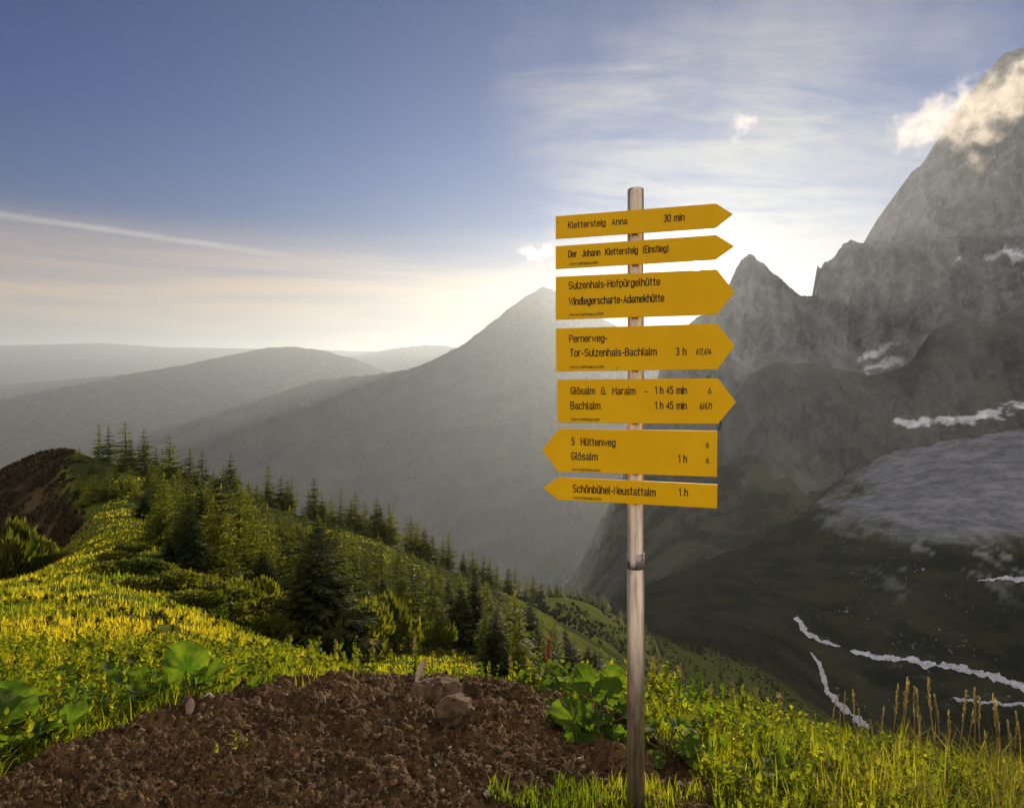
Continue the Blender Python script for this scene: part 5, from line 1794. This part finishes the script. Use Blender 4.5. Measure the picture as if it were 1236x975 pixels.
# on the top of the grassy knoll, and dotted over the green slope beyond
for k in range(30):
    px = float(rng.uniform(92, 196))
    d = float(rng.uniform(74, 114))
    pick = int(rng.integers(0, 7))
    plant_tree(LO, pick, px, d, 'stunted spruce on the top of the grassy knoll' if pick < 4 else 'stunted larch on the top of the grassy knoll', 'stunted spruces on the knoll' if pick < 4 else 'stunted larches on the knoll', hgt=float(rng.uniform(1.6, 3.6)), rz=float(rng.uniform(0, 6)), wide=float(rng.uniform(1.1, 1.6)))
for k in range(24):
    px = float(rng.uniform(735, 960))
    d = float(rng.uniform(235, 325))
    plant_tree(LO, int(rng.integers(0, 4)), px, d, 'small dark conifer on the green slope beyond the pole', 'conifers on the far green slope', hgt=float(rng.uniform(3, 7)), rz=float(rng.uniform(0, 6)))
# on the terrace beyond
for k in range(38):
    px = float(rng.uniform(622, 790))
    d = float(rng.uniform(225, 330))
    plant_tree(LO, int(rng.integers(0, 7)), px, d, 'tiny conifer on the terrace beyond the wooded slope', 'trees on the far terrace', hgt=float(rng.uniform(4, 7.5)), rz=float(rng.uniform(0, 6)))
print('trees', len(PLACED))

# boulders fallen on the valley floor
rng = np.random.default_rng(79)
X, d, z, px_, row_ = scatter_view(2600, 930, 1400, 480, 1000, lambda px, row, d, X: (fbm(X * 0.02, d * 0.014, 4, 0.6, 151) > 0.05) & (px + 60 * fbm(X * .02, d * .02, 2, .5, 142) > 1000), rng)
n = len(X)
sz = np.minimum(0.42 * np.exp(rng.normal(0, .55, n)), 1.7)
M = rot_z(rng.uniform(0, 6.28, n)) @ rot_x(rng.uniform(-1, 1, n)) * sz[:, None, None] * rng.uniform(.6, 1.3, (n, 1, 3))
V, fl = spread(iv, if_, M, np.stack([X, d, z + sz * .2], 1))
V = V + 0.16 * np.repeat(sz, len(iv))[:, None] * rng.normal(0, 1, V.shape)
tag(obj('boulders', fast_mesh('boulders', V, fl, m_rubble, smooth=False)), 'grey boulders strewn over the valley floor and scree', 'boulders', kind='stuff')

# the shaded wood down in the valley, past counting
iv_b, iv_t, iv_w, iv_n = [], [], [], []
rng = np.random.default_rng(78)
crv, crf = [], []
tpls = []
for k in range(3):
    me = conifer(980 + k, 7, 5, 2, .2, .3, 1.9, mat=m_needle)[0]
    v = np.empty(len(me.vertices) * 3, np.float32)
    me.vertices.foreach_get('co', v)
    tpls.append(v.reshape(-1, 3).astype(float))
    bpy.data.meshes.remove(me)
parts = []
for k in range(3):
    X, d, z, px_, row_ = scatter_view(1500, 500, 1330, 300, 820, lambda px, row, d, X: (fbm(X * 0.012, d * 0.008, 4, 0.6, 141) > -0.02) & ((d > 430) | (px < 900)) & (np.abs(row - 790) > 0) & ((row < 745) | (row > 850) | (px < 940)) & (px + 60 * fbm(X * .02, d * .02, 2, .5, 142) < np.interp(row, [640, 700, 740, 800], [1010, 1240, 1240, 1000])), rng)
    n = len(X)
    sz = rng.uniform(4.5, 9.5, n)
    M = rot_z(rng.uniform(0, 6.28, n)) * sz[:, None, None]
    tf = np.arange(len(tpls[k])).reshape(-1, 4)
    parts.append(spread(tpls[k], tf, M, np.stack([X, d, z - .3], 1)))
V, fl = join(parts)
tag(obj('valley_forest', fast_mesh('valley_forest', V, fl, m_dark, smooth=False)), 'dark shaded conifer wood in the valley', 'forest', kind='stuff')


# ------------------------------------------------------------------ dwarf pine scrub and bushes
def scrub(seed, n=1500, mat=None):
    rng = np.random.default_rng(seed)
    lobes = [(rng.uniform(-.55, .55), rng.uniform(-.4, .4), rng.uniform(.25, .5), rng.uniform(.25, .45)) for _ in range(7)]
    B, T_ = [], []
    for lx, ly, lz, lr in lobes:
        m = n // 7
        a = rng.uniform(0, 6.28, m)
        u_ = rng.uniform(-.25, 1, m)
        s_ = np.sqrt(1 - np.clip(u_, -1, 1) ** 2)
        dv_ = np.stack([s_ * np.cos(a), s_ * np.sin(a), u_], 1)
        rr_ = lr * rng.uniform(.45, 1.0, m) ** .6
        b_ = np.array([lx, ly, lz]) + dv_ * rr_[:, None]
        t_ = b_ + (dv_ * .7 + np.array([0, 0, .75]) + rng.normal(0, .35, (m, 3))) * rng.uniform(.07, .17, m)[:, None]
        B.append(b_)
        T_.append(t_)
    B, T_ = np.concatenate(B), np.concatenate(T_)
    B[:, 2] = np.maximum(B[:, 2], 0.0)
    ln = np.linalg.norm(T_ - B, axis=1)
    v, f = quad_blades(B, T_, ln * .22, rng.normal(0, 1, (len(B), 3)))
    stems = [tube([(0, 0, -.06), (lx * .5, ly * .5, lz * .45), (lx, ly, lz)], .03, .012, 5) for lx, ly, lz, lr in lobes]
    sv, sf = join(stems)
    return fast_mesh('foliage', v, f, mat, smooth=False), fast_mesh('stems', sv, sf, mbark)


def make_bush(seed, mat):
    fo, st = scrub(seed, 2600, mat)
    root = bpy.data.objects.new('dwarf_pine', None)
    COL.objects.link(root)
    root['category'] = 'bush'
    return root, [obj('foliage', fo, root), obj('branches', st, root)]


BUSH = [make_bush(991 + k, m_scrub) for k in range(3)]
used = set()
# (column, row of the top, distance, half width in metres)
BSPOT = [(150, 700, 24, 1.1), (172, 694, 24, 1.2), (196, 700, 22.5, 1.2), (220, 696, 24, 1.3), (242, 706, 22.5, 1.2), (262, 700, 25, 1.4), (284, 712, 23, 1.3), (302, 706, 26, 1.4), (322, 726, 23, 1.2), (338, 718, 27, 1.4), (330, 748, 21, 1.0), (420, 728, 25, 1.2), (442, 736, 27, 1.3), (462, 718, 33, 1.5), (416, 752, 23.5, 0.9), (186, 716, 21, 1.0), (232, 722, 20.5, 1.0), (270, 734, 20, .9), (306, 744, 20.5, .9),
         (480, 738, 36, 1.5), (520, 752, 38, 1.5), (160, 676, 33, .9), (140, 690, 29, .8)]
for i, (px, top, d, hw) in enumerate(BSPOT):
    X_ = (px - CX) / F * d
    z = float(ground_z(X_, d))
    hgt = min(max((HY - top) / F * d - z, 0.5), 2.6)
    lab = 'dark dwarf pine in the scrub beside the biggest spruce' if px < 360 and d < 28 else ('low dark bush out on the bright meadow' if d < 34 and px < 165 else 'dwarf pine lower down the slope behind the biggest spruce')
    grp = {'dark dwarf pine i': 'dwarf pines beside the biggest spruce', 'low dark bush out': 'bushes on the meadow'}.get(lab[:17], 'dwarf pines lower on the slope')
    root, kids = BUSH[i % 3]
    if i % 3 not in used:
        used.add(i % 3)
        r_ = root
    else:
        r_ = root.copy()
        COL.objects.link(r_)
        for k_ in kids:
            c_ = k_.copy()
            COL.objects.link(c_)
            c_.parent = r_
    r_.location, r_.rotation_euler, r_.scale = (X_, d, z - .05), (0, 0, i * 1.9), (hw * 1.15, hw * 1.15, hgt * 1.15)
    r_['label'], r_['group'] = lab, grp
for px, top, d, hw in [(22, 632, 40, 2.0), (-6, 652, 38, 1.8), (46, 655, 42, 1.4), (60, 672, 40, 1.2)]:
    X_ = (px - CX) / F * d
    z = float(ground_z(X_, d))
    root, kids = BUSH[int(px) % 3]
    r_ = root.copy()
    COL.objects.link(r_)
    for k_ in kids:
        c_ = k_.copy()
        COL.objects.link(c_)
        c_.parent = r_
    hgt = min(max((HY - top) / F * d - z, 0.8), 3.5)
    r_.location, r_.rotation_euler, r_.scale = (X_, d, z - .05), (0, 0, px), (hw, hw, hgt * 1.1)
    r_['label'], r_['group'] = 'shaded bush in the dark hollow left of the meadow'.replace(' left of', ' below'), 'bushes in the dark hollow'


# ------------------------------------------------------------------ clouds that cling to the wall and float by
def cloud(px, py, d, lobes, dens, seed, label, col=(1.0, 0.93, 0.84), nscale=5.0):
    """a puff of real vapour: a box of air whose density is shaped by round lobes (in units of the box) and eaten away by noise"""
    m = bpy.data.materials.new('cloud')
    m.use_nodes = True
    t = NT(m.node_tree)
    out = t.n('ShaderNodeOutputMaterial')
    oc = t.n('ShaderNodeTexCoord').outputs['Object']
    f = None
    for (x, y, z, rx, ry, rz) in lobes:
        q = t.vmath('LENGTH', t.vmath('DIVIDE', t.vmath('SUBTRACT', oc, (x, y, z)), (rx, ry, rz)))
        q = t.math('SUBTRACT', 1.0, q)
        f = q if f is None else t.math('SMOOTH_MAX', f, q, 0.15)
    nz = t.noise(t.vmath('ADD', oc, (seed * 3.7, seed * 1.3, 0)), nscale, 7.0, 0.62, 0.3)
    f = t.math('ADD', f, t.math('MULTIPLY', t.math('SUBTRACT', nz, 0.55), 2.9))
    dd__ = t.math('MULTIPLY', t.math('POWER', t.smooth(f, -0.15, 0.85), 1.8), dens * 1.15)
    pv_ = t.n('ShaderNodeVolumePrincipled')
    pv_.inputs['Color'].default_value = C4(*col)
    pv_.inputs['Anisotropy'].default_value = 0.45
    t.link(dd__, pv_.inputs['Density'])
    t.link(pv_.outputs[0], out.inputs['Volume'])
    bm = bmesh.new()
    lo = np.min([[x - rx * 1.25, y - ry * 1.25, z - rz * 1.25] for x, y, z, rx, ry, rz in lobes], axis=0)
    hi = np.max([[x + rx * 1.25, y + ry * 1.25, z + rz * 1.25] for x, y, z, rx, ry, rz in lobes], axis=0)
    bmesh.ops.create_cube(bm, size=1.0)
    bmesh.ops.scale(bm, vec=hi - lo, verts=bm.verts)
    bmesh.ops.translate(bm, vec=(hi + lo) / 2, verts=bm.verts)
    me = bpy.data.meshes.new('cloud')
    bm.to_mesh(me)
    bm.free()
    me.materials.append(m)
    p = P(px, py, d)
    s_ = d / F * 100.0                       # one unit is a hundred picture columns at that distance
    o = obj('cloud', me, None, tuple(p))
    o.scale = (s_, s_, s_)
    tag(o, label, 'cloud', kind='stuff')


cloud(1160, 130, 1480, [(-.62, 0, -.28, .34, .25, .32), (-.25, 0, -.14, .42, .28, .36), (.15, 0, .00, .48, .3, .42), (.55, 0, .14, .52, .3, .46), (1.0, 0, .3, .55, .3, .46)], 0.014, 1, 'cream cloud bank clinging to the top of the rock wall')
cloud(1178, 172, 1400, [(.10, 0, .05, .30, .16, .20), (-.12, 0, -.02, .2, .14, .14), (.0, 0, -.20, .15, .12, .22)], 0.012, 2, 'small torn wisp in front of the rock wall')
cloud(892, 152, 7500, [(0, 0, .02, .20, .12, .20), (.12, 0, .06, .16, .1, .1), (-.05, 0, -.15, .1, .08, .15)], 0.0020, 3, 'little white puff high above the sun', nscale=6)
cloud(645, 306, 9000, [(0, 0, 0, .22, .14, .16), (.14, 0, .02, .18, .12, .14), (-.14, 0, .03, .14, .1, .1)], 0.0022, 4, 'little cream puff behind the topmost boards', nscale=6)
